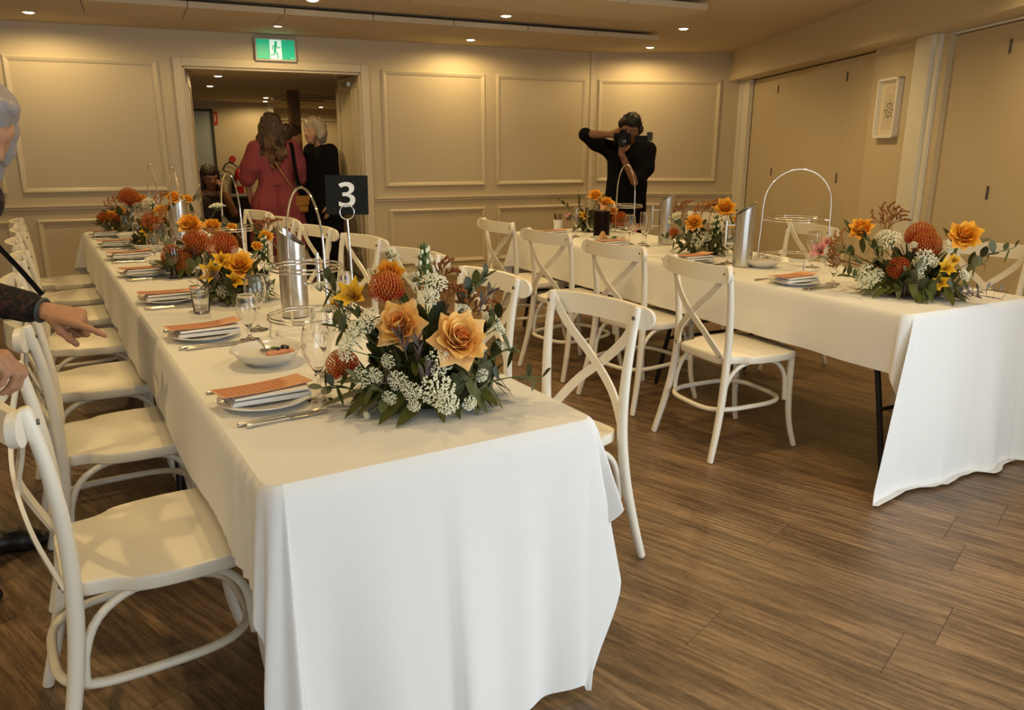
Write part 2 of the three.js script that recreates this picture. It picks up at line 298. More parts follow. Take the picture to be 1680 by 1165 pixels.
// ceiling slab, rafts of acoustic tiles hung below it, downlights
struct('ceiling', bx(11.5, 0.12, 19, 2.6, CEIL + 0.06, -6.8, 0.001), ceilMat);
{
  const rowLabels = ['suspended row of square ceiling tiles along the panelled back wall', 'shorter suspended row of square ceiling tiles nearer the camera'];
  const tileG = bx(0.657, 0.042, 0.657, 0, 0, 0, 0.005);
  [[[5.06, -5.78], 10, 0.105], [[4.24, -4.345], 9, 0.10], [[3.42, -2.9], 8, 0.10]].forEach(([e, n, sl], i) => {
    const a = Math.atan(sl), g = struct('trim_' + (4 + i)); g.position.set(e[0], 2.321, e[1]); g.rotation.y = -a;
    for (let k = 0; k < n; k++) mesh('ceiling_tile', tileG, raftMat, g, { at: [-0.33 - k * 0.661, 0, -0.33] });
    const rods = []; for (let k = 0; k < n; k++) rods.push(cyl(0.004, 0.004, 0.04, -0.33 - k * 0.661, 0.03, -0.33, 6)); mesh('hanger', merge(rods), steel, g);
  });
}
const bulbMat = mat([1, 0.95, 0.85], 0.5, { emissive: C(1.0, 0.80, 0.52), emissiveIntensity: 14 });
function downlight(x, z, label, power = 1, y = CEIL, cone = 88, soft = 0.25) {
  const t = thing('downlight', label, 'downlight', [x, y, z], 0, 'recessed downlights');
  mesh('trim_ring', lathe([[0.040, -0.001], [0.042, -0.006], [0.055, -0.005], [0.057, 0.0], [0.040, 0.0]], 20), trimMat, t);
  mesh('lamp', lathe([[0.0001, -0.014], [0.026, -0.0115], [0.041, -0.004]], 16), bulbMat, t);
  const s = new THREE.SpotLight(WARM, SPOT_CD * power, 0, cone * D2R, soft, 2); s.position.set(x, y - 0.022, z); s.target.position.set(x, 0, z); s.castShadow = true; s.shadow.radius = 1.6; s.name = 'downlight_beam';
  scene.add(s); scene.add(s.target); s.target.name = 'beam_target';
  return t;
}
downlight(0.185, -7.54, 'leftmost lit downlight, above the big wall panel left of the door', 0.7);
downlight(2.02, -7.21, 'lit downlight just in front of the green exit sign', 0.62);
downlight(3.86, -7.14, 'lit downlight above the wall panel right of the door', 0.7);
downlight(5.72, -6.67, 'lit downlight above the photographer, at the end of the row by the wall', 0.7);
downlight(1.89, -5.83, 'lit downlight at the top edge of the picture, nearest above the door', 0.8, CEIL, 74, 0.5);
downlight(3.40, -5.70, 'lit downlight between the two rows of ceiling tiles', 0.8, CEIL, 74, 0.5);
downlight(5.06, -5.47, 'rightmost lit downlight, right of the ceiling tiles', 0.8, CEIL, 74, 0.5);
for (const [x, z, k] of [[-1.0, -5.9, 1], [-1.1, -3.9, 1], [0.75, -4.45, 1], [2.5, -4.3, 1], [4.55, -4.0, 1.05], [0.6, -2.6, 0.8], [2.2, -2.4, 1], [3.9, -2.2, 1], [-1.1, -2.2, 1.35], [0.9, -0.6, 0.4], [2.4, -0.6, 0.9]]) downlight(x, z, 'lit downlight overhead, out of the picture', 0.94 * k, CEIL, 76, 0.5);
// ---------------------------------------------------------------- tables and cloths
// a table cloth lying on a box-shaped top, in local coordinates: x0..x1 across, z0..z1 along; drops per side [-x, +x, -z, +z] (0 = cut flush, another cloth goes on)
function clothGeo({ x0, x1, z0, z1, y, drops, creases = [], sd = 1, floorY = 0.004, flare = {}, gather }) {
  const [dl, dr, df, dn] = drops, pos = [], idx = [], uv = [];
  const nz = (s, k) => vnoise(s * k, sd * 13.7, 0, 0, sd) - 0.5;
  const put = (x, yy, z, u, v) => { pos.push(x, yy, z); uv.push(u, v); return pos.length / 3 - 1; };
  // top
  const RC = 0.034, lin = (a, b, step, ra, rb) => { const o = [a]; if (ra) for (const k of [0.12, 0.3, 0.55, 1]) o.push(a + RC * k); const p = o[o.length - 1], e = rb ? b - RC : b, n = Math.max(1, Math.round((e - p) / step)); for (let k = 1; k <= n; k++) o.push(p + (e - p) * k / n); if (rb) for (const k of [0.55, 0.3, 0.12, 0]) o.push(b - RC * k); return o; };
  const xs = lin(x0, x1, 0.09, dl, dr), zs = lin(z0, z1, 0.08, df, dn), NX = xs.length - 1, NZ = zs.length - 1, top = [];
  const round = (x, z) => { const cx = x < x0 + RC && dl ? x0 + RC : x > x1 - RC && dr ? x1 - RC : null, cz = z < z0 + RC && df ? z0 + RC : z > z1 - RC && dn ? z1 - RC : null; if (cx === null || cz === null) return [x, z]; const a = x - cx, b = z - cz, m = Math.max(Math.abs(a), Math.abs(b)) / (Math.hypot(a, b) || 1); return [cx + a * m, cz + b * m]; };
  for (let j = 0; j <= NZ; j++) { const row = []; for (let i = 0; i <= NX; i++) { const [x, z] = round(xs[i], zs[j]); const e = i && j && i < NX && j < NZ; row.push(put(x, y + (e ? 0.0012 * (vnoise(x * 9, z * 9, 0, 0, sd) - 0.5) : 0), z, x, z)); } top.push(row); }
  for (let j = 0; j < NZ; j++) for (let i = 0; i < NX; i++) idx.push(top[j][i], top[j + 1][i], top[j][i + 1], top[j][i + 1], top[j + 1][i], top[j + 1][i + 1]);
  // outline samples going round: +z side, +x side, -z side, -x side, with fans at the corners where both sides hang
  const cols = [];
  const side = (ax, az, bx_, bz, n, drop, seedk, from, to) => {
    const L = Math.hypot(bx_ - ax, bz - az), N = Math.max(6, Math.round(L / 0.018));
    for (let i = 0; i <= N; i++) { const f = i / N; cols.push({ x: ax + (bx_ - ax) * f, z: az + (bz - az) * f, n, drop, s: L * f, L, k: seedk, c: -1, endA: from, endB: to }); }
  };
  const corner = (x, z, n0, n1, d0, d1, key) => { x -= (n0[0] + n1[0]) * RC; z -= (n0[1] + n1[1]) * RC; const N = 44; for (let i = 1; i < N; i++) cols.push({ x, z, n: n0, n1, d0, d1, c: i / N, key }); };
  const segs = [];
  const ql = dl ? RC : 0, qr = dr ? RC : 0, qn = dn ? RC : 0, qf = df ? RC : 0;
  if (dn) segs.push(() => side(x0 + ql, z1, x1 - qr, z1, [0, 1], dn, 1)); if (dn && dr) segs.push(() => corner(x1, z1, [0, 1], [1, 0], dn, dr, 'nr'));
  if (dr) segs.push(() => side(x1, z1 - qn, x1, z0 + qf, [1, 0], dr, 2)); if (dr && df) segs.push(() => corner(x1, z0, [1, 0], [0, -1], dr, df, 'fr'));
  const part2 = [];
  if (df) segs.push(() => side(x1 - qr, z0, x0 + ql, z0, [0, -1], df, 3)); if (df && dl) segs.push(() => corner(x0, z0, [0, -1], [-1, 0], df, dl, 'fl'));
  if (dl) segs.push(() => side(x0, z0 + qf, x0, z1 - qn, [-1, 0], dl, 4)); const closeUp = dl && dn; if (closeUp) segs.push(() => corner(x0, z1, [-1, 0], [0, 1], dl, dn, 'nl'));
  for (const f of segs) f();
  const ROWS = 30, grid = [];
  const ease = (t) => t * t * (3 - 2 * t);
  cols.forEach((c, ci) => {
    let hem, nx, nzv, tilt, wob = 0;
    if (c.c < 0) {
      hem = c.drop; [nx, nzv] = c.n;
      const edge = Math.min(c.s, c.L - c.s);
      tilt = 0.035 + 0.05 * (vnoise(c.s * 1.7 + c.k * 9, sd * 3.1, 0, 0, sd) - 0.35) * ease(Math.min(1, edge / 0.2));
      wob = (vnoise(c.s * 5.5 + c.k * 31, 2.2, 0, 0, sd + 3) - 0.5) * 0.085 + (vnoise(c.s * 13 + c.k * 17, 5.2, 0, 0, sd + 5) - 0.5) * 0.028;
      wob *= ease(Math.min(1, edge / 0.14)) * Math.min(1, c.drop / 0.40);
      if (gather && gather[0] === c.k) { const e = c.L - c.s; c.pleat = 0.0075 * Math.exp(-e / 0.22) * ease(Math.min(1, e / 0.04)) * Math.sin(c.s * 150 + 2.2 * Math.sin(c.s * 37)); }
      for (const [k, at, h] of creases) if (k === c.k) { const ds = c.s - at; wob += h * (ds >= 0 ? Math.exp(-ds / 0.16) : Math.exp(ds / 0.014)); }
    } else {
      const p = c.c * Math.PI / 2; hem = Math.min(c.d0 / Math.max(1e-3, Math.cos(p)), c.d1 / Math.max(1e-3, Math.sin(p)));
      const az = ease(c.c), a = az * Math.PI / 2; nx = c.n[0] * Math.cos(a) + c.n1[0] * Math.sin(a); nzv = c.n[1] * Math.cos(a) + c.n1[1] * Math.sin(a);
      const F = flare[c.key] || [[0.24, 0.24, 0.2, 30], [0.7, 0.27, 0.26, 60]];
      c.ax = c.x + nx * RC; c.az = c.z + nzv * RC; c.fx = nx * 0.035; c.fz = nzv * 0.035; tilt = 0.035;
      for (const [m, w, amp, deg] of F) { const d = Math.min(1, Math.abs(c.c - m) / w), k = amp * (1 - d * d) ** 2, q = deg * D2R; c.fx += k * (c.n[0] * Math.cos(q) + c.n1[0] * Math.sin(q)); c.fz += k * (c.n[1] * Math.cos(q) + c.n1[1] * Math.sin(q)); }
      const fl = Math.hypot(c.fx, c.fz); tilt = Math.asin(Math.min(0.9, fl)); c.fx /= fl; c.fz /= fl;
    }
    const col = [];
    for (let r = 0; r <= ROWS; r++) {
      const q = r / ROWS, d = hem * q * (0.55 + 0.45 * q), R0 = 0.016;
      const slope = d * Math.sin(tilt); let out = R0 * (1 - Math.exp(-d / R0)) + wob * Math.pow(d / 0.7, 1.3) + (c.pleat || 0) * Math.min(1, d / 0.02) + (c.c < 0 ? slope : 0), dy = Math.max(0, d - R0 * 0.35 * (1 - Math.exp(-d / R0)));
      let yy = y - dy * Math.cos(tilt);
      if (yy < floorY) { out += (floorY - yy) * 0.75; yy = floorY + 0.012 * Math.abs(Math.sin((floorY - yy) * 30)); }
      const bx0 = c.c < 0 ? c.x : c.ax + c.fx * slope, bz0 = c.c < 0 ? c.z : c.az + c.fz * slope;
      col.push(put(bx0 + nx * out, yy, bz0 + nzv * out, c.x + nx * 3 + (c.s || 0), d));
    }
    grid.push(col);
  });
  const n = grid.length, last = closeUp && dr && df ? n : n - 1;
  for (let i = 0; i < last; i++) { const a = grid[i], b = grid[(i + 1) % n]; if (cols[i].c < 0 && cols[(i + 1) % n].c < 0 && cols[i].k !== cols[(i + 1) % n].k) continue; for (let r = 0; r < ROWS; r++) idx.push(a[r], a[r + 1], b[r], b[r], a[r + 1], b[r + 1]); }
  const g = new THREE.BufferGeometry(); g.setAttribute('position', new THREE.Float32BufferAttribute(pos, 3)); g.setAttribute('uv', new THREE.Float32BufferAttribute(uv, 2)); g.setIndex(idx);
  const h = new THREE.BufferGeometry(); h.setAttribute('position', g.attributes.position); h.setIndex(idx);
  g.computeVertexNormals(); return g;
}
const tableTopMat = mat([0.35, 0.3, 0.24], 0.7);
function trestle(name, label, at, turn, w, len) {
  const t = thing(name, label, 'table', at, turn, 'folding tables under the cloths');
  mesh('table_top', bx(w, 0.03, len, 0, 0.725, 0, 0.006), tableTopMat, t);
  const ln = (sx, sz) => tube([[sx * (w / 2 - 0.09), 0.71, sz * (len / 2 - 0.22)], [sx * (w / 2 - 0.07), 0.36, sz * (len / 2 - 0.13)], [sx * (w / 2 - 0.05), 0.012, sz * (len / 2 - 0.05)]], 0.0125, 8, 8);
  for (const sx of [-1, 1]) for (const sz of [-1, 1]) mesh('leg', ln(sx, sz), blackMetal, t);
  for (const sz of [-1, 1]) mesh('brace', tube([[-(w / 2 - 0.08), 0.3, sz * (len / 2 - 0.12)], [w / 2 - 0.08, 0.3, sz * (len / 2 - 0.12)]], 0.009, 4, 6), blackMetal, t);
  return t;
}
const T1X0 = 0.315, T1X1 = 1.105, T1N = -1.435, T1F = -6.655;
const t1c = (T1X0 + T1X1) / 2, t1w = T1X1 - T1X0 - 0.012;
{
  const L = (T1N - T1F) / 3;
  [['nearest', 0], ['middle', 1], ['farthest', 2]].forEach(([w, i]) => trestle('folding_table', w + ' folding table of the long left row, hidden under white cloth', [t1c, 0, T1N - L * (i + 0.5)], 0, t1w, L - 0.014));
  const cl = (label, z0, z1, drops, o) => tag(mesh('tablecloth', clothGeo({ x0: T1X0, x1: T1X1, z0, z1, y: 0.7445 + (o.up || 0), drops, ...o }), clothMat), label, 'tablecloth', 'white table cloths');
  cl('white cloth over the near end of the left table, hanging to the floor in front', -2.9, T1N, [0.262, 0.245, 0, 0.725], { sd: 2, up: 0.0012, gather: [4, 1], creases: [[1, 0.365, 0.034]], flare: { nr: [[0.35, 0.15, 0.2, 90], [0.76, 0.22, 0.3, 40]], nl: [[0.3, 0.2, 0.08, 20], [0.66, 0.3, 0.10, 0], [0.9, 0.1, 0.04, 90]] } });
  cl('white cloth over the middle of the long left table', -5.0, -2.86, [0.262, 0.25, 0, 0], { sd: 5 });
  cl('white cloth over the far end of the long left table', T1F, -4.94, [0.262, 0.25, 0.6, 0], { sd: 8, up: 0.0006, flare: { fl: [[0.24, 0.22, 0.3, 60], [0.7, 0.25, 0.3, 60]], fr: [[0.5, 0.3, 0.1, 45]] } });
}
const T2A = -4.0 * D2R, T2P = [2.895, -1.763];                  // left near corner of the right-hand table and its turn
const T2 = (x, z) => [T2P[0] + x * Math.cos(T2A) + z * Math.sin(T2A), T2P[1] - x * Math.sin(T2A) + z * Math.cos(T2A)];
const T2W = 0.81, T2L = 3.36;
{
  const L = T2L / 2;
  ['nearer', 'farther'].forEach((w, i) => { const p = T2(T2W / 2, -L * (i + 0.5)); trestle('folding_table', w + ' folding table of the right-hand row, black legs under white cloth', [p[0], 0, p[1]], T2A, T2W - 0.012, L - 0.014); });
  const cl = (label, z0, z1, drops, o) => { const m = tag(mesh('tablecloth', clothGeo({ x0: 0, x1: T2W, z0, z1, y: 0.7445 + (o.up || 0), drops, ...o }), clothMat), label, 'tablecloth', 'white table cloths'); m.position.set(T2P[0], 0, T2P[1]); m.rotation.y = T2A; };
  cl('white cloth over the near end of the right table, its corner trailing on the floor', -1.72, 0, [0.25, 0.25, 0, 0.785], { sd: 12, up: 0.0012, creases: [[1, 0.22, 0.026], [1, 0.5, 0.026]], flare: { nl: [[0.3, 0.2, 0.06, 20], [0.79, 0.17, 0.27, 12]], nr: [[0.24, 0.2, 0.15, 40]] } });
  cl('white cloth over the far half of the right-hand table', -T2L, -1.68, [0.262, 0.25, 0.6, 0], { sd: 15 });
}
// ---------------------------------------------------------------- cross-back chairs
// local: the chair faces +x, origin on the floor below the seat
function makeChair() {
  const t = thing('crossback_chair', '', 'chair', [0, 0, 0], 0, 'white cross-back chairs');
  // seat
  const half = [[-0.205, 0], [-0.205, 0.10], [-0.198, 0.135], [-0.17, 0.158], [-0.125, 0.166], [-0.095, 0.178], [-0.075, 0.196], [-0.03, 0.208], [0.06, 0.213], [0.15, 0.205], [0.198, 0.188], [0.216, 0.15], [0.226, 0.08], [0.229, 0]];
  const curve = new THREE.CatmullRomCurve3([...half, ...half.slice(1, -1).reverse().map(([x, z]) => [x, -z])].map(([x, z]) => V(x, z, 0)), true, 'centripetal');
  const sh = new THREE.Shape(curve.getPoints(80).map((p) => new THREE.Vector2(p.x, p.y)));
  const sg = extr(sh, 0.024, 0.006, 3); sg.rotateX(-Math.PI / 2); sg.translate(0, 0.443, 0);
  mesh('seat', toCreasedNormals(sg, 0.6), chairMat, t);
  for (const s of [-1, 1]) {
    mesh('rear_leg', tube([[-0.275, 0.008, s * 0.222], [-0.236, 0.16, s * 0.207], [-0.206, 0.32, s * 0.192], [-0.192, 0.47, s * 0.184], [-0.192, 0.62, s * 0.186], [-0.206, 0.77, s * 0.192], [-0.226, 0.885, s * 0.196]], (u) => 0.0145 + 0.0035 * Math.sin(Math.PI * Math.min(1, u * 1.1)), 24, 10), chairMat, t);
    mesh('front_leg', tube([[0.225, 0.008, s * 0.208], [0.198, 0.12, s * 0.194], [0.188, 0.25, s * 0.186], [0.186, 0.446, s * 0.182]], (u) => 0.0135 + 0.0035 * u, 14, 10), chairMat, t);
    mesh('side_arch', tube([[-0.196, 0.235, s * 0.178], [-0.188, 0.31, s * 0.176], [-0.155, 0.385, s * 0.174], [-0.09, 0.428, s * 0.172], [0.03, 0.436, s * 0.172], [0.11, 0.418, s * 0.172], [0.158, 0.36, s * 0.172], [0.17, 0.28, s * 0.173], [0.172, 0.235, s * 0.174]], 0.0105, 28, 8), chairMat, t);
  }
  // stretcher hoop
  const ring = []; for (let i = 0; i < 28; i++) { const a = i / 28 * Math.PI * 2, e = (v) => Math.sign(v) * Math.abs(v) ** 0.58; ring.push([-0.034 + 0.216 * e(Math.cos(a)), 0.232 + 0.004 * Math.cos(a), 0.192 * e(Math.sin(a))]); }
  mesh('stretcher_hoop', tube(ring, 0.0115, 56, 8, true), chairMat, t);
  // top rail, bowed backwards, standing behind the posts
  const rp = []; for (let i = -6; i <= 6; i++) { const z = i / 6 * 0.214; rp.push([-0.243 - 0.042 * (1 - (i / 6) ** 2), 0.853, z]); }
  const rg = strip(rp, 0.072, 0.02, 24, [0.06, 1, 0]);
  const caps = [-1, 1].map((s) => cyl(0.036, 0.036, 0.0195, -0.2445, 0.853, s * 0.206, 20, [0, 0, 0])).map((g, i) => { g.translate(0.2445, -0.853, (i ? -1 : 1) * 0.206); g.rotateZ(Math.PI / 2); g.rotateY((i ? -1 : 1) * 0.33); g.translate(-0.2435, 0.853, (i ? 1 : -1) * 0.211); return g; });
  mesh('top_rail', merge([rg, ...caps]), chairMat, t);
  for (const s of [-1, 1]) mesh('cross_slat', strip([[-0.226 - 0.004 * (s > 0), 0.862, s * 0.192], [-0.247 + s * 0.004, 0.78, s * 0.135], [-0.262 + s * 0.005, 0.68, s * 0.028], [-0.246 + s * 0.004, 0.58, -s * 0.088], [-0.208, 0.468, -s * 0.172]], 0.031, 0.0085, 22, [0, 0.67, -s * 0.74]), chairMat, t);
  const bolts = []; for (const s of [-1, 1]) { bolts.push(cyl(0.0065, 0.0065, 0.006, -0.204, 0.858, s * 0.196, 10, [0, 0, Math.PI / 2])); bolts.push(cyl(0.0065, 0.0065, 0.006, -0.256, 0.858, s * 0.2, 10, [0, 0, Math.PI / 2])); bolts.push(cyl(0.005, 0.005, 0.006, -0.215, 0.475, s * 0.17, 8, [0, 0, Math.PI / 2])); }
  return [t, t];
}
const [chair0] = makeChair();
{
  const bolt = (x, y, z, r, n) => mesh('bolt', lathe([[0.0001, 0.003], [r * 0.7, 0.0028], [r, 0.001], [r, -0.003]], 10).rotateZ(n * -Math.PI / 2).translate(x, y, z), boltMat, chair0);
  for (const s of [-1, 1]) { bolt(-0.206, 0.858, s * 0.197, 0.0068, 1); bolt(-0.256, 0.858, s * 0.2, 0.0068, -1); bolt(-0.216, 0.478, s * 0.165, 0.005, -1); }
}
let firstChair = true;
function chair(x, z, turn, label) {
  if (firstChair) { firstChair = false; chair0.position.set(x, 0, z); chair0.rotation.y = turn; chair0.userData.label = label; return chair0; }
  return copy(chair0, [x, 0, z], turn, label);
}
const ord = ['nearest', 'second', 'third', 'fourth', 'fifth', 'sixth', 'farthest'];
[-1.93, -2.74, -3.46, -4.2, -4.88, -5.52, -6.16].forEach((z, i) => chair(0.155 + [0, 0.02, 0.0, 0.015, -0.005, 0.01, 0][i], z, [2, -1, 1, -2, 1, 0, -1][i] * D2R, i === 0 ? 'white chair in the left foreground, a hand gripping its top rail' : i === 6 ? 'farthest white chair of the row along the left edge of the left table' : ord[i] + ' white chair from the camera in the row on the left of the left table'));
[[-2.03, 1.35, 9], [-2.70, 1.315, 5], [-3.44, 1.335, 10], [-4.15, 1.33, 10], [-4.79, 1.27, 9], [-5.46, 1.25, 6], [-6.12, 1.235, 9]].forEach(([z, x, a], i) => chair(x, z, Math.PI + a * D2R, i === 6 ? 'farthest white chair on the right side of the left table, near the doorway' : ord[i] + ' white chair from the camera on the right side of the left table, facing it'));
[[2.535, -2.52, -3], [2.605, -3.25, 8], [2.63, -3.93, 8], [2.70, -4.63, 3]].forEach(([x, z, a], i) => chair(x + 0.23, z, T2A + a * D2R, i === 3 ? 'farthest white chair on the left side of the right table, seen from behind' : ord[i] + ' white chair on the left side of the right table, seen from behind'));
chair(4.09, -3.42, Math.PI + T2A - 8 * D2R, 'white chair behind the silver cake stand on the far side of the right table');
chair(4.10, -2.2, Math.PI + T2A + 14 * D2R, 'white chair at the right edge, behind the flowers of the right table');
chair(4.12, -4.35, Math.PI + T2A, 'white chair hidden behind the middle flowers of the right table');
// ---------------------------------------------------------------- the hall beyond the double door
const HC = 2.075;
{
  const w = struct('wall_hall');
  const H = HC + 0.3;
  mesh('wall_surface', merge([bx(3.9, H, 0.12, 1.95, H / 2, -14.66, 0.001), bx(0.12, H, 2.0, 3.85, H / 2, -15.65, 0.001), bx(4.2, H, 0.12, 5.9, H / 2, -16.7, 0.001)]), wallMat, w);
  mesh('side_wall', merge([bx(0.12, H, 6.4, 0.0, H / 2, -11.55, 0.001), bx(0.12, H, 9.0, 6.9, H / 2, -12.2, 0.001)]), wallMat, w);
  mesh('corner_post', bx(0.10, H, 0.10, 3.84, H / 2, -14.58, 0.004), whitePost, w);
  mesh('cornice', bx(3.0, 0.05, 0.06, 5.4, 1.86, -16.6, 0.01), trimMat, w);
  // wall filling between the rooms, above and beside wall A
  const hc = struct('ceiling'); wallFrame(hc, [0, AZ(0)], [ca, Math.sin(angA)]); mesh('ceiling_slab', bx(8.6, 0.12, 9.6, 2.6, HC + 0.06, -0.14 - 4.8, 0.001), ceilMat, hc);
  const d = struct('door_4'); d.position.set(0, 0, -14.6);
  mesh('door_frame', merge([bx(0.035, 1.93, 0.05, 2.845, 0.965, 0.02, 0.003), bx(0.035, 1.93, 0.05, 2.02, 0.965, 0.02, 0.003), bx(0.86, 0.035, 0.05, 2.43, 1.93, 0.02, 0.003)]), mat([0.05, 0.045, 0.04], 0.5), d);
  mesh('frosted_pane', bx(0.8, 1.9, 0.02, 2.43, 0.96, 0.012, 0.002), mat([0.44, 0.52, 0.55], 0.35), d);
  const c = struct('wall_column', bx(0.135, HC, 0.135, 3.235, HC / 2, -11.05, 0.004), mat([0.16, 0.085, 0.045], 0.5));
  const ac = thing('air_conditioner', 'flat ceiling air vent unit seen through the doorway', 'vent', [3.9, HC, -12.4]);
  mesh('housing', bx(0.95, 0.03, 0.95, 0, -0.016, 0, 0.008), raftMat, ac);
  for (const s of [-1, 1]) mesh('louvre', bx(0.7, 0.012, 0.07, 0, -0.034, s * 0.36, 0.004), darkGap, ac);
  downlight(1.87, -9.06, 'lit downlight in the hall ceiling just inside the doorway', 0.75, HC);
  downlight(2.10, -10.7, 'lit downlight in the hall, above the frosted door', 0.8, HC);
  downlight(3.35, -12.9, 'nearer of the two small lit downlights in the hall by the brown column', 0.75, HC);
  downlight(3.62, -14.0, 'farther of the two small lit downlights in the hall by the brown column', 0.6, HC);
  downlight(5.1, -15.6, 'small lit downlight deep in the hall above the grey-haired woman', 1.0, HC);
}
{
  const f = thing('fire_extinguisher', 'red fire extinguisher with black hose on the hall wall', 'extinguisher', [3.19, 0.46, -14.5]);
  mesh('cylinder', lathe([[0.0001, 0], [0.068, 0.0], [0.072, 0.02], [0.072, 0.40], [0.06, 0.45], [0.028, 0.48], [0.024, 0.50], [0.0001, 0.50]], 20), mat([0.42, 0.012, 0.012], 0.3), f);
  mesh('label_band', lathe([[0.0728, 0.2], [0.0728, 0.3]], 20), mat([0.6, 0.5, 0.45], 0.6), f);
  mesh('valve', merge([bx(0.03, 0.05, 0.03, 0, 0.52, 0, 0.004), bx(0.13, 0.016, 0.03, 0.03, 0.55, 0.01, 0.004, [0, 0, 0.3]), bx(0.11, 0.014, 0.03, 0.03, 0.51, 0.01, 0.004)]), mat([0.35, 0.28, 0.2], 0.4, { metalness: 0.7 }), f);
  mesh('hose', tube([[-0.02, 0.53, 0], [-0.12, 0.60, 0.01], [-0.22, 0.56, 0.02], [-0.25, 0.47, 0.03], [-0.17, 0.44, 0.05], [-0.12, 0.38, 0.05], [-0.12, 0.1, 0.05], [-0.13, 0.03, 0.05]], (u) => (u > 0.6 ? 0.036 : 0.012), 40, 8), blackMetal, f);
  mesh('bracket_disc', cyl(0.055, 0.055, 0.012, -0.06, 0.66, -0.085, 24, [Math.PI / 2, 0, 0]), mat([0.5, 0.02, 0.015], 0.5), f);
  const s = thing('wall_sign', 'small red extinguisher sign on the hall wall', 'sign', [2.895, 1.80, -14.585]);
  mesh('plate', bx(0.09, 0.22, 0.008, 0, 0, 0, 0.002), mat([0.55, 0.03, 0.02], 0.5), s);
  mesh('pictogram', merge([bx(0.022, 0.1, 0.004, 0, -0.01, 0.005, 0.002), bx(0.03, 0.02, 0.004, 0.003, 0.055, 0.005, 0.002)]), mat([0.8, 0.75, 0.68], 0.5), s);
}
{
  // low black table in the hall, behind the seated woman
  const t = thing('hall_table', 'dark low table in the hall behind the flowers', 'table', [2.42, 0, -11.0], 0.1);
  mesh('table_top', bx(0.9, 0.04, 0.6, 0, 0.70, 0, 0.006), mat([0.02, 0.016, 0.014], 0.6), t);
  mesh('skirt', bx(0.86, 0.67, 0.56, 0, 0.345, 0, 0.01), mat([0.012, 0.011, 0.012], 0.8), t);
}
// exit sign above the door: lit box with the running figure
{
  const x = 2.15, e = thing('exit_sign', 'green exit sign with a white running man above the doorway', 'sign', [x, 2.232, AZ(x) + 0.035], -angA);
  mesh('housing', bx(0.372, 0.206, 0.06, 0, 0, 0, 0.008), mat([0.62, 0.58, 0.5], 0.5), e);
  const glow = (r, g, b, k) => mat([r, g, b], 0.4, { emissive: C(r, g, b), emissiveIntensity: k });
  mesh('green_panel', merge([bx(0.118, 0.17, 0.004, -0.112, 0, 0.0315, 0.001), bx(0.118, 0.17, 0.004, 0.112, 0, 0.0315, 0.001)]), glow(0.004, 0.42, 0.22, 0.85), e);
  mesh('white_panel', bx(0.106, 0.17, 0.004, 0, 0, 0.0315, 0.001), glow(0.72, 0.95, 0.85, 0.8), e);
  const man = [cyl(0.013, 0.013, 0.003, 0.004, 0.062, 0.0345, 16, [Math.PI / 2, 0, 0])];
  const limb = (a, b, w) => { const dx = b[0] - a[0], dy = b[1] - a[1]; man.push(T(bx(Math.hypot(dx, dy) + w, w, 0.003, 0, 0, 0, 0.002), [(a[0] + b[0]) / 2, (a[1] + b[1]) / 2, 0.0345], [0, 0, Math.atan2(dy, dx)])); };
  limb([0.0, 0.038], [-0.008, -0.008], 0.024); limb([-0.004, 0.04], [-0.028, 0.022], 0.009); limb([-0.028, 0.022], [-0.03, -0.004], 0.009); limb([0.006, 0.036], [0.022, 0.014], 0.009); limb([0.022, 0.014], [0.04, 0.022], 0.009);
  limb([-0.006, -0.012], [0.012, -0.036], 0.013); limb([0.012, -0.036], [0.014, -0.07], 0.011); limb([-0.008, -0.012], [-0.016, -0.044], 0.013); limb([-0.016, -0.044], [-0.044, -0.048], 0.010); limb([0.014, -0.072], [0.026, -0.074], 0.008);
  mesh('running_figure', merge(man), glow(0.004, 0.40, 0.21, 0.7), e);
  mesh('maker_mark', bx(0.026, 0.006, 0.002, 0.145, -0.07, 0.0335, 0.001), glow(0.6, 0.9, 0.8, 0.5), e);
  const l = new THREE.RectAreaLight(C(0.25, 1, 0.6), 0.5, 0.34, 0.17); l.position.set(x - 0.006, 2.232, AZ(x) + 0.08); l.rotation.y = Math.PI - angA; l.lookAt(x - 0.6, 2.232, AZ(x) + 4.5); l.name = 'exit_sign_light'; scene.add(l);
}
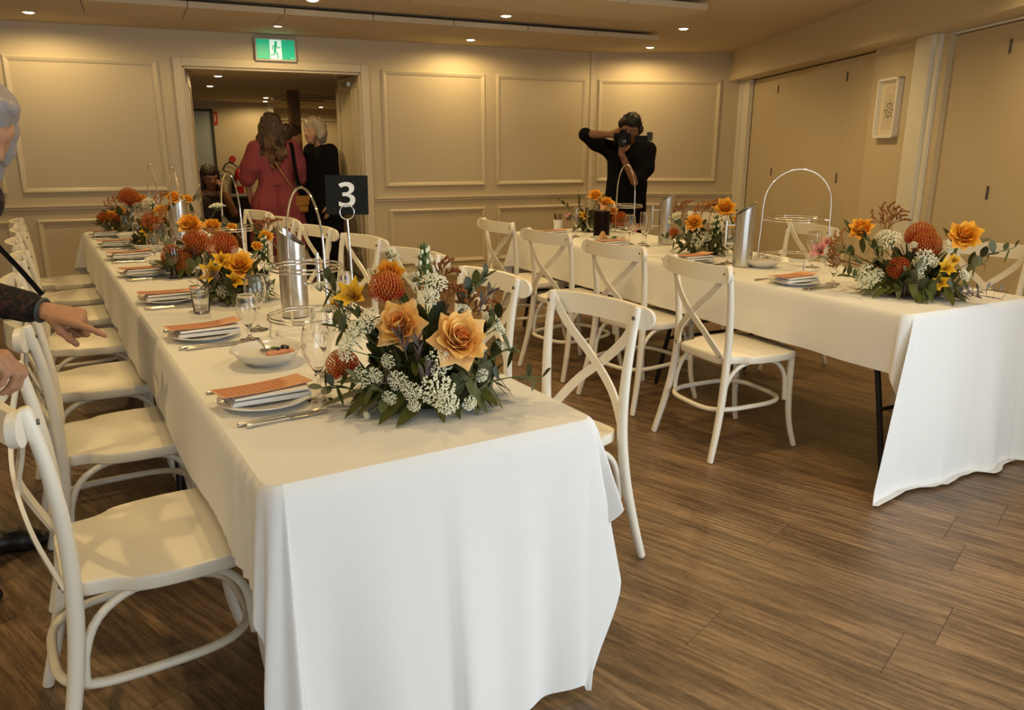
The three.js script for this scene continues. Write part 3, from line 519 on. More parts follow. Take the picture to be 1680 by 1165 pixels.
// framed print of a ship's wheel on the pier of the right wall
{
  const o = RW(-5.735, DOOR - 0.03), p = thing('framed_picture', 'white framed print of a ship wheel on the right wall', 'picture', [o[0], 1.645, o[1]], Math.atan2(-rDir[1], rDir[0]));
  const w = 0.29, h = 0.41, d = 0.045, f = 0.018;
  mesh('frame', merge([bx(f, h, d, -w / 2 + f / 2, 0, d / 2, 0.002), bx(f, h, d, w / 2 - f / 2, 0, d / 2, 0.002), bx(w, f, d, 0, h / 2 - f / 2, d / 2, 0.002), bx(w, f, d, 0, -h / 2 + f / 2, d / 2, 0.002), bx(w - 0.01, h - 0.01, 0.006, 0, 0, 0.004, 0.001)]), mat([0.85, 0.84, 0.80], 0.35), p);
  const cv = document.createElement('canvas'); cv.width = 320; cv.height = 460; const g = cv.getContext('2d');
  g.fillStyle = '#e9e0cf'; g.fillRect(0, 0, 320, 460); g.fillStyle = '#d9cfc0'; g.fillRect(48, 50, 224, 360);
  g.strokeStyle = g.fillStyle = '#4c4640'; g.lineWidth = 11; g.beginPath(); g.arc(160, 245, 58, 0, 7); g.stroke(); g.lineWidth = 6; g.beginPath(); g.arc(160, 245, 20, 0, 7); g.stroke();
  for (let k = 0; k < 8; k++) { const a = k * Math.PI / 4; g.lineWidth = 7; g.beginPath(); g.moveTo(160 + 14 * Math.cos(a), 245 + 14 * Math.sin(a)); g.lineTo(160 + 96 * Math.cos(a), 245 + 96 * Math.sin(a)); g.stroke(); }
  g.lineWidth = 3; g.strokeStyle = '#8d857a'; for (let k = 0; k < 7; k++) { g.beginPath(); g.moveTo(122 + k * 12, 132); g.lineTo(129 + k * 12, 122); g.stroke(); }
  const tx = new THREE.CanvasTexture(cv); tx.colorSpace = THREE.SRGBColorSpace;
  mesh('print', new THREE.PlaneGeometry(w - 2 * f + 0.004, h - 2 * f + 0.004).translate(0, 0, 0.012), mat(new THREE.Color(1, 1, 1), 0.6, { map: tx }), p);
  mesh('glazing', bx(w - 2 * f + 0.004, h - 2 * f + 0.004, 0.002, 0, 0, 0.03, 0.0005), paneMat, p);
}
// ---------------------------------------------------------------- table ware
const TY = 0.747;
const plateG = lathe([[0.0001, 0.004], [0.07, 0.004], [0.084, 0.009], [0.114, 0.0155], [0.117, 0.0165], [0.1165, 0.0185], [0.112, 0.0185], [0.083, 0.0125], [0.068, 0.0085], [0.0001, 0.0085]], 40);
const plateFoot = lathe([[0.07, 0.0045], [0.07, 0.0], [0.064, 0.0], [0.064, 0.0045]], 32);
const plateAll = merge([plateG, plateFoot]);
function foldedNapkin() {           // three soft layers of cloth, folded to a long packet
  const g = [];
  for (let k = 0; k < 3; k++) {
    const b = new RoundedBoxGeometry(0.20 - k * 0.003, 0.0075, 0.098 - k * 0.002, 6, 0.0036), p = b.attributes.position;
    for (let i = 0; i < p.count; i++) { const x = p.getX(i), z = p.getZ(i); p.setY(i, p.getY(i) + 0.0022 * Math.sin(x * 40 + k) + 0.0018 * Math.sin(z * 55 + k * 2) + 0.0035 * (x / 0.1) ** 2 * (k - 0.4)); }
    b.computeVertexNormals(); g.push(b.translate(0.002 * k, 0.004 + k * 0.0082, 0.001 * k));
  }
  return merge(g).scale(1, 0.8, 1);
}
const napG = foldedNapkin();
const menuTex = (() => {
  const cv = document.createElement('canvas'); cv.width = 512; cv.height = 212; const g = cv.getContext('2d');
  g.fillStyle = '#dba888'; g.fillRect(0, 0, 512, 212); g.fillStyle = '#c07f5a'; g.fillRect(14, 12, 484, 188);
  g.fillStyle = '#e0a680'; g.beginPath(); for (const [x, y] of [[400, 12], [498, 12], [498, 200], [380, 200], [340, 176], [395, 150], [372, 120], [420, 92], [376, 60], [412, 36]]) g.lineTo(x, y); g.fill();
  g.strokeStyle = '#e9bd9c'; g.lineWidth = 3.2;
  for (let c = 0; c < 9; c++) { const x = 60 + c * 32; g.beginPath(); let y = 40 + (c * 37) % 26; while (y < 172) { const l = 10 + (c * 13 + y * 7) % 24; g.moveTo(x, y); g.lineTo(x, Math.min(176, y + l)); y += l + 7; } g.stroke(); }
  const t = new THREE.CanvasTexture(cv); t.colorSpace = THREE.SRGBColorSpace; return t;
})();
const menuMat = mat(new THREE.Color(1, 1, 1), 0.7, { map: menuTex, side: THREE.DoubleSide });
function menuGeo(curl) {
  const g = new THREE.BoxGeometry(0.235, 0.0014, 0.1, 20, 1, 6), p = g.attributes.position;
  for (let i = 0; i < p.count; i++) { const x = p.getX(i), z = p.getZ(i); p.setY(i, p.getY(i) + curl * Math.max(0, x / 0.117) ** 2 * 0.012 + 0.004 * (x < 0 ? (x / 0.117) ** 2 : 0) + 0.002 * Math.sin(z * 30)); }
  g.computeVertexNormals(); return g;
}
const menuGs = [menuGeo(0.4), menuGeo(0.9), menuGeo(0.1)];
const knifeG = (() => {
  const blade = shape([[-0.0, -0.008], [0.085, -0.009], [0.108, -0.004], [0.112, 0.004], [0.1, 0.007], [0, 0.006]]);
  const b = extr(blade, 0.0012, 0.0004); b.rotateX(-Math.PI / 2); b.translate(0, 0.003, 0);
  return merge([b, tube([[0.002, 0.004, 0], [-0.04, 0.0045, 0], [-0.085, 0.005, 0], [-0.108, 0.0045, 0]], (u) => 0.0038 + 0.0016 * u, 10, 8)]);
})();
const butterG = knifeG.clone().scale(0.92, 1, 0.92);
const forkG = (() => {
  const l = [tube([[0.03, 0.006, 0], [-0.02, 0.004, 0], [-0.08, 0.004, 0], [-0.105, 0.004, 0]], (u) => 0.0025 + 0.0028 * u, 10, 6), bx(0.03, 0.0025, 0.023, 0.045, 0.006, 0, 0.001)];
  for (let k = 0; k < 4; k++) l.push(tube([[0.056, 0.006, -0.0096 + k * 0.0064], [0.08, 0.0035, -0.0096 + k * 0.0064], [0.1, 0.006, -0.0096 + k * 0.0064]], 0.0017, 6, 5));
  return merge(l);
})();
const spoonG = (() => { const b = new THREE.SphereGeometry(0.02, 14, 8); b.scale(1.5, 0.22, 0.95); b.translate(0.075, 0.006, 0); return merge([b, tube([[0.05, 0.007, 0], [0, 0.009, 0], [-0.06, 0.006, 0], [-0.105, 0.004, 0]], (u) => 0.0026 + 0.003 * u, 10, 6)]); })();
const cutMat = mat([0.58, 0.55, 0.50], 0.22, { metalness: 1 });
const goblet = (h, rMax, rimR, bowl0, footR) => {   // stemmed glass with walls of real thickness
  const o = [[0.0001, 0.0], [footR, 0.0], [footR, 0.002], [footR * 0.6, 0.005], [0.008, 0.012], [0.0045, 0.02], [0.0042, bowl0 - 0.008], [0.008, bowl0]], N = 9, th = 0.0013;
  for (let k = 1; k <= N; k++) { const t = k / N; o.push([0.008 + (rMax - 0.008) * Math.sin(Math.min(1, t * 1.75) * Math.PI / 2) - (rMax - rimR) * Math.max(0, (t - 0.5) / 0.5) ** 2, bowl0 + (h - bowl0) * t]); }
  const inn = o.slice(7).reverse().map(([r, y], i) => [Math.max(0.0001, r - th), y + (i ? 0.0 : 0)]); inn.push([0.0001, bowl0 + 0.004]);
  return lathe([...o, ...inn], 32);
};
const wineG = goblet(0.195, 0.0385, 0.031, 0.075, 0.034), waterG = goblet(0.155, 0.036, 0.0305, 0.046, 0.032), fluteG = goblet(0.21, 0.026, 0.022, 0.07, 0.03);
const tumblerG = lathe([[0.0001, 0], [0.03, 0], [0.031, 0.004], [0.036, 0.1], [0.0348, 0.1], [0.0298, 0.008], [0.0001, 0.008]], 28);
const onTable2 = (x, z) => { const p = T2(x, z); return [p[0], p[1]]; };
const put = (name, g, m, label, category, x, z, turn = 0, group, y = TY) => { const o = tag(mesh(name, g, m), label, category, group); o.position.set(x, y, z); o.rotation.y = turn; return o; };
let setNo = 0;
// one place setting: (x, z) is the plate, dir the way the guest faces (radians about y, 0 = +x)
function setting(x, z, dir, where, { fork = true, curl = 0, menuTurn = 0, n = setNo++ } = {}) {
  const c = Math.cos(dir), s = Math.sin(dir), P = (a, b) => [x + a * c + b * s, z - a * s + b * c];   // a: away from the guest, b: to the guest's right
  put('side_plate', plateAll, china, 'white plate under the folded napkin at the ' + where, 'plate', x, z, 0, 'white plates on the tables');
  put('napkin', napG, napkinMat, 'folded white napkin on the plate at the ' + where, 'napkin', ...P(0.008, 0.004), dir + 0.02 * ((n * 7) % 5 - 2), 'folded napkins', TY + 0.0145);
  put('menu_card', menuGs[n % 3], menuMat, 'orange menu card lying on the napkin at the ' + where, 'card', ...P(0.0, -0.012), dir + menuTurn, 'menu cards', TY + 0.0385);
  const [kx, kz] = P(0.0, 0.142); put('table_knife', knifeG, cutMat, 'silver knife beside the plate at the ' + where, 'knife', kx, kz, dir + 0.03, 'table knives');
  const [sx, sz] = P(0.006, 0.163); put('butter_knife', butterG, cutMat, 'smaller silver knife outside the table knife at the ' + where, 'knife', sx, sz, dir + 0.02, 'butter knives');
  if (fork) { const [fx, fz] = P(0.0, -0.15); put('table_fork', forkG, cutMat, 'silver fork beyond the plate at the ' + where, 'fork', fx, fz, dir, 'table forks'); }
}
const seatName = ['nearest place on the left table', 'second place along the left table', 'third place along the left table', 'fourth place along the left table', 'fifth place along the left table', 'sixth place along the left table', 'farthest place on the left table'];
[[0.447, -1.957], [0.452, -2.775], [0.445, -3.51], [0.447, -4.285], [0.447, -4.96], [0.445, -5.61], [0.44, -6.25]].forEach(([x, z], i) => setting(x, z, [0.06, 0.03, -0.02, 0.05, 0.02, 0, 0.03][i], seatName[i], { menuTurn: [0.08, 0.03, -0.04, 0.02, -0.03, 0.02, 0][i] }));
// glasses of the left table
const glass = (kind, x, z, label) => put(kind, { wine_glass: wineG, water_goblet: waterG, champagne_flute: fluteG, tumbler: tumblerG }[kind], glassMat, label, 'glass', x, z, 0, 'clear glasses on the tables');
glass('wine_glass', 0.575, -1.905, 'tall stemmed glass in front, right of the nearest menu card');
glass('wine_glass', 0.665, -2.12, 'wide wine glass just behind the front glass, by the near flowers');
[[0.575, -2.655], [0.572, -3.375], [0.56, -4.12], [0.56, -4.80], [0.56, -5.46], [0.55, -6.1]].forEach(([x, z], i) => {
  const w = seatName[i + 1];
  glass('water_goblet', x, z, 'short stemmed glass at the ' + w); glass('wine_glass', x + 0.06, z - 0.13, 'taller wine glass behind the short one at the ' + w);
});
glass('champagne_flute', 0.905, -2.62, 'flute behind the silver cake stand, catching orange light');
glass('tumbler', 0.52, -3.20, 'clear tumbler beside the third plate of the left table');
// pasta bowl with a spoon and leftovers
const bowlG = lathe([[0.0001, 0.006], [0.05, 0.006], [0.052, 0.0], [0.046, 0.0], [0.055, 0.004], [0.085, 0.02], [0.1, 0.038], [0.108, 0.044], [0.1085, 0.0465], [0.104, 0.0465], [0.095, 0.04], [0.08, 0.024], [0.05, 0.0115], [0.0001, 0.0105]], 40);
function lump(r, sy, k, sd) { const g = new THREE.IcosahedronGeometry(r, 4), p = g.attributes.position; for (let i = 0; i < p.count; i++) { const x = p.getX(i), y = p.getY(i), z = p.getZ(i), n = 1 + k * (vnoise(x * 60 + sd, z * 60 + y * 45, 0, 0, sd) - 0.5); p.setXYZ(i, x * n, y * n * sy, z * n); } return toCreasedNormals(g, 1.2); }
const salmon = mat([0.66, 0.30, 0.20], 0.55), cream = mat([0.74, 0.66, 0.45], 0.6), olive = mat([0.012, 0.012, 0.014], 0.3), herb = mat([0.05, 0.11, 0.02], 0.6);
{
  const b = thing('dessert_bowl', 'white bowl with a spoon and leftover salmon-coloured dessert, between the first two places', 'bowl', [0.552, TY, -2.335]);
  mesh('bowl_body', bowlG, china, b);
  mesh('leftover_slice', lump(0.03, 0.42, 0.5, 3).scale(1.35, 1, 0.8).translate(0.035, 0.03, 0.02), salmon, b);
  mesh('berry', merge([sph(0.007, 0.045, 0.046, 0.012, 8), sph(0.006, 0.03, 0.044, 0.02, 8), sph(0.0065, 0.057, 0.045, 0.02, 8)]), olive, b);
  mesh('herb_leaf', merge([lump(0.009, 0.3, 0.8, 8).translate(0.02, 0.045, 0.008), lump(0.008, 0.3, 0.8, 9).translate(0.052, 0.048, 0.004)]), herb, b);
  const s = put('dessert_spoon', spoonG, cutMat, 'spoon leaning in the white dessert bowl', 'spoon', 0.545, -2.345, 1.2, 'spoons', TY + 0.045); s.rotation.set(0, 1.25, -0.42, 'YXZ');
}
for (const [x, z, w] of [[0.60, -5.28, 'sixth'], [0.585, -4.55, 'fifth'], [0.57, -5.93, 'last']]) {
  const b = thing('dessert_bowl', 'white bowl with leftovers by the ' + w + ' place of the left table', 'bowl', [x, TY, z], 0, 'used bowls');
  mesh('bowl_body', bowlG, china, b);
  mesh('leftover_slice', lump(0.026, 0.5, 0.6, 21).scale(1.3, 1, 1).translate(0.01, 0.032, 0), cream, b); mesh('berry', sph(0.007, 0.03, 0.05, 0.01, 8), olive, b);
}
// slant-cut steel jugs
function jug(x, z, r, h, rise, turn, label, handle = true) {
  const t = thing('steel_jug', label, 'jug', [x, TY, z], turn, 'slant-cut steel jugs'), N = 48, pos = [], idx = [];
  const ring = (rad, y, slope) => { for (let k = 0; k < N; k++) { const a = k / N * Math.PI * 2; pos.push(Math.cos(a) * rad, y + slope * (1 + Math.cos(a)) / 2, Math.sin(a) * rad); } };
  const rows = [[0.0001, 0.002, 0], [r - 0.004, 0.0, 0], [r, 0.004, 0], [r, h * 0.4, 0], [r, h * 0.7, 0], [r, h - rise, rise], [r - 0.0012, h - rise + 0.001, rise], [r - 0.0024, h - rise, rise], [r - 0.003, h * 0.6, 0], [r - 0.003, 0.008, 0], [0.0001, 0.008, 0]];
  for (const q of rows) ring(...q);
  for (let i = 0; i < rows.length - 1; i++) for (let k = 0; k < N; k++) { const a = i * N + k, b = i * N + (k + 1) % N; idx.push(a, a + N, b, b, a + N, b + N); }
  const g = new THREE.BufferGeometry(); g.setAttribute('position', new THREE.Float32BufferAttribute(pos, 3)); g.setIndex(idx);
  mesh('body', toCreasedNormals(g, 0.6), steel, t);
  if (handle) mesh('handle', merge([tube([[-r - 0.044, h * 0.92 - rise, 0], [-r - 0.044, h * 0.3, 0]], 0.0075, 6, 10), cyl(0.005, 0.005, 0.048, -r - 0.022, h * 0.85 - rise, 0, 10, [0, 0, Math.PI / 2]), cyl(0.005, 0.005, 0.048, -r - 0.022, h * 0.36, 0, 10, [0, 0, Math.PI / 2])]), chrome, t);
  return t;
}
jug(0.818, -2.95, 0.051, 0.345, 0.075, 152 * D2R, 'steel jug with slanted rim on the left table, behind the near cake stand', true);
jug(0.70, -4.76, 0.05, 0.34, 0.07, -30 * D2R, 'farther steel jug with slanted rim on the left table', false);
jug(3.29, -2.99, 0.052, 0.345, 0.07, -38 * D2R, 'tall steel jug with slanted rim and bar handle on the right table', true);
jug(3.60, -3.95, 0.05, 0.335, 0.06, -36 * D2R, 'farther steel jug with slanted open rim on the right table', true);
// chrome wire cake stands: an arched handle frame with two plate rings
function cakeStand(x, z, turn, label, w = 0.18, h = 0.52, ringY = 0.27, rr_ = 0.13) {
  const t = thing('cake_stand', label, 'cake stand', [x, TY, z], turn, 'chrome wire cake stands'), pts = [];
  pts.push([-w, 0.012, 0], [-w * 0.985, ringY * 0.5, 0], [-w * 0.96, ringY, 0]);
  const cy = ringY + 0.08, R = w * 0.95; for (let k = 0; k <= 10; k++) { const a = Math.PI - k / 10 * Math.PI; pts.push([Math.cos(a) * R, cy + Math.sin(a) * (h - cy), 0]); }
  pts.push([w * 0.96, ringY, 0], [w * 0.985, ringY * 0.5, 0], [w, 0.012, 0]);
  mesh('arched_handle', tube(pts, 0.0042, 64, 8), chrome, t);
  const circ = (r, y) => { const c = []; for (let k = 0; k < 24; k++) { const a = k / 24 * Math.PI * 2; c.push([Math.cos(a) * r, y, Math.sin(a) * r]); } return tube(c, 0.0034, 48, 6, true); };
  const stub = (y, r, out) => [-1, 1].map((s) => cyl(0.003, 0.003, out - r, s * (r + out) / 2, y, 0, 8, [0, 0, Math.PI / 2]));
  mesh('upper_ring', merge([circ(rr_, ringY), circ(rr_ * 0.985, ringY + 0.012), ...stub(ringY, rr_, w * 0.96)]), chrome, t);
  mesh('lower_ring', merge([circ(rr_ * 1.15, 0.055), circ(rr_ * 1.14, 0.066), ...stub(0.055, rr_ * 1.15, w)]), chrome, t);
  for (const s of [-1, 1]) mesh('foot', sph(0.008, s * w, 0.008, 0, 10), chrome, t);
  const feet = []; for (const s of [-1, 1]) feet.push(tube([[0, 0.055, s * rr_ * 1.15], [0, 0.03, s * rr_ * 1.17], [0, 0.008, s * rr_ * 1.2]], 0.0034, 6, 6)); mesh('ring_leg', merge(feet), chrome, t);
  return t;
}
cakeStand(0.785, -2.66, 98 * D2R, 'nearest chrome cake stand on the left table, before the number sign', 0.15, 0.50, 0.225, 0.122);
cakeStand(0.86, -4.15, 96 * D2R, 'second chrome cake stand along the left table', 0.15, 0.50, 0.22, 0.125);
cakeStand(0.75, -5.15, 92 * D2R, 'third chrome cake stand along the left table, by the farther jug', 0.15, 0.50, 0.22, 0.125);
cakeStand(0.74, -6.05, 94 * D2R, 'farthest chrome cake stand on the left table', 0.15, 0.50, 0.22, 0.125);
cakeStand(3.50, -2.83, -31 * D2R, 'big chrome cake stand on the right table next to the tall jug', 0.19, 0.52, 0.255, 0.15);
cakeStand(3.745, -4.56, 80 * D2R, 'chrome cake stand at the far end of the right table, in front of the photographer', 0.14, 0.50, 0.20, 0.125);
// table number on a ringed rod
const font = await new FontLoader().loadAsync('fonts/droid/droid_sans_bold.typeface.json');
{
  const t = thing('table_number', 'black table number 3 on a chrome rod stand', 'sign', [1.045, TY + 0.0, -2.93], -20 * D2R);
  mesh('base', lathe([[0.0001, 0.0], [0.042, 0.0], [0.042, 0.004], [0.012, 0.009], [0.0001, 0.009]], 28), chrome, t);
  mesh('rod', tube([[0, 0.006, 0], [-0.003, 0.2, 0], [-0.008, 0.361, 0]], 0.0048, 8, 10), chrome, t);
  const c = []; for (let k = 0; k < 20; k++) { const a = k / 20 * Math.PI * 2; c.push([-0.008 + Math.cos(a) * 0.027, 0.388 + Math.sin(a) * 0.027, 0.006]); }
  mesh('clip_ring', tube(c, 0.0028, 40, 6, true), chrome, t);
  const b = mesh('number_board', bx(0.16, 0.148, 0.004, 0, 0, 0, 0.0018), mat([0.012, 0.014, 0.014], 0.75, { specularIntensity: 0.25 }), t, { at: [-0.005, 0.452, 0], rot: [-0.05, 0, -0.015] });
  const g = new TextGeometry('3', { font, size: 0.092, depth: 0.0012, curveSegments: 10, bevelEnabled: false }); g.computeBoundingBox(); const bb = g.boundingBox; g.translate(-(bb.min.x + bb.max.x) / 2, -(bb.min.y + bb.max.y) / 2 + 0.002, 0.0022);
  mesh('number', g, mat([0.78, 0.8, 0.8], 0.5), b);
}
{
  const t = thing('candle_holder', 'square frosted glass candle holder at the foot of the number stand', 'candle holder', [1.075, TY, -3.12], 0.4);
  mesh('glass_body', merge([bx(0.09, 0.085, 0.006, 0, 0.0425, 0.042, 0.002), bx(0.09, 0.085, 0.006, 0, 0.0425, -0.042, 0.002), bx(0.006, 0.085, 0.078, 0.042, 0.0425, 0, 0.002), bx(0.006, 0.085, 0.078, -0.042, 0.0425, 0, 0.002), bx(0.09, 0.008, 0.09, 0, 0.004, 0, 0.002)]), new THREE.MeshPhysicalMaterial({ color: 0xf4f0ea, roughness: 0.35, transmission: 0.75, thickness: 0 }), t);
  mesh('candle', cyl(0.022, 0.022, 0.05, 0, 0.033, 0, 18), cream, t);
}
// right table
const right = (x, z) => { const p = T2(x, z); return p; };
{
  const P = (wx, wz) => [wx, wz];
  setting(3.085, -2.47, T2A + 0.05, 'nearest place on the right table', { fork: true, n: 0 });
  setting(3.17, -3.24, T2A, 'second place on the right table', { n: 1 });
  setting(3.20, -4.02, T2A, 'third place on the right table', { n: 2 });
  setting(3.21, -4.72, T2A, 'farthest place on the right table', { n: 0 });
  glass('water_goblet', 3.24, -2.37, 'stemmed glass beside the pink petals, by the near flowers of the right table');
  glass('wine_glass', 3.585, -2.765, 'wine glass standing within the big cake stand on the right table');
  glass('wine_glass', 3.30, -3.11, 'wine glass between the tall jug and the middle flowers of the right table');
  glass('champagne_flute', 3.41, -3.93, 'left flute of the group before the farther jug'); glass('champagne_flute', 3.47, -4.03, 'right flute of the group before the farther jug'); glass('wine_glass', 3.38, -4.06, 'wine glass in front of the two flutes on the right table');
  glass('champagne_flute', 3.33, -4.60, 'flute left of the dark drink jug on the right table'); glass('tumbler', 3.55, -2.35, 'clear tumbler among the flowers, near end of the right table');
  { const b = thing('dessert_bowl', 'white bowl with leftovers beneath the big cake stand', 'bowl', [3.37, TY, -2.92], 0, 'used bowls'); mesh('bowl_body', bowlG, china, b); mesh('leftover_slice', lump(0.026, 0.5, 0.6, 4).scale(1.4, 1, 1).translate(0, 0.035, 0), cream, b); mesh('herb_leaf', lump(0.012, 0.4, 0.8, 6).translate(0.03, 0.05, 0.01), herb, b); }
  { const b = thing('food_plate', 'white plate with a sandwich wedge and greens, before the dark drink jug', 'plate', [3.385, TY, -4.30]); mesh('plate_body', plateAll.clone().scale(1.05, 1.1, 1.05), china, b);
    const w = extr(shape([[-0.035, 0], [0.035, 0], [0, 0.05]]), 0.03, 0.002); mesh('sandwich_wedge', w.translate(-0.045, 0.014, -0.01), mat([0.55, 0.33, 0.14], 0.7), b); mesh('salad', merge([lump(0.016, 0.5, 0.9, 2).translate(0.04, 0.022, 0.02), lump(0.013, 0.5, 0.9, 5).translate(0.062, 0.02, 0.0)]), herb, b); }
  { const t = thing('drink_jug', 'clear jug filled with dark drink on the right table', 'jug', [3.50, TY, -4.52], 150 * D2R);
    mesh('glass_body', lathe([[0.0592, 0.182], [0.06, 0.225], [0.0585, 0.225], [0.0578, 0.182]], 32), glassMat, t);
    mesh('drink', lathe([[0.0001, 0.0], [0.055, 0.0], [0.058, 0.006], [0.0592, 0.18], [0.057, 0.182], [0.0001, 0.181]], 32), mat([0.010, 0.004, 0.003], 0.35, { specularIntensity: 0.2 }), t);
    mesh('handle', tube([[0.059, 0.2, 0], [0.095, 0.19, 0], [0.105, 0.13, 0], [0.09, 0.06, 0], [0.058, 0.05, 0]], 0.006, 20, 8), glassMat, t); }
  { const t = thing('paper_cup', 'white cup of brown sticks at the far end of the right table', 'cup', [3.45, TY, -5.0]); mesh('cup_body', lathe([[0.0001, 0], [0.03, 0], [0.038, 0.085], [0.036, 0.085], [0.0285, 0.004], [0.0001, 0.004]], 24), china, t);
    for (let k = 0; k < 7; k++) { const a = k * 0.9; mesh('stick', tube([[0.012 * Math.cos(a), 0.008, 0.012 * Math.sin(a)], [0.03 * Math.cos(a), 0.125, 0.02 * Math.sin(a)]], (u) => 0.003 + 0.002 * u, 4, 6), mat([0.12, 0.05, 0.03], 0.6), t); } }
}
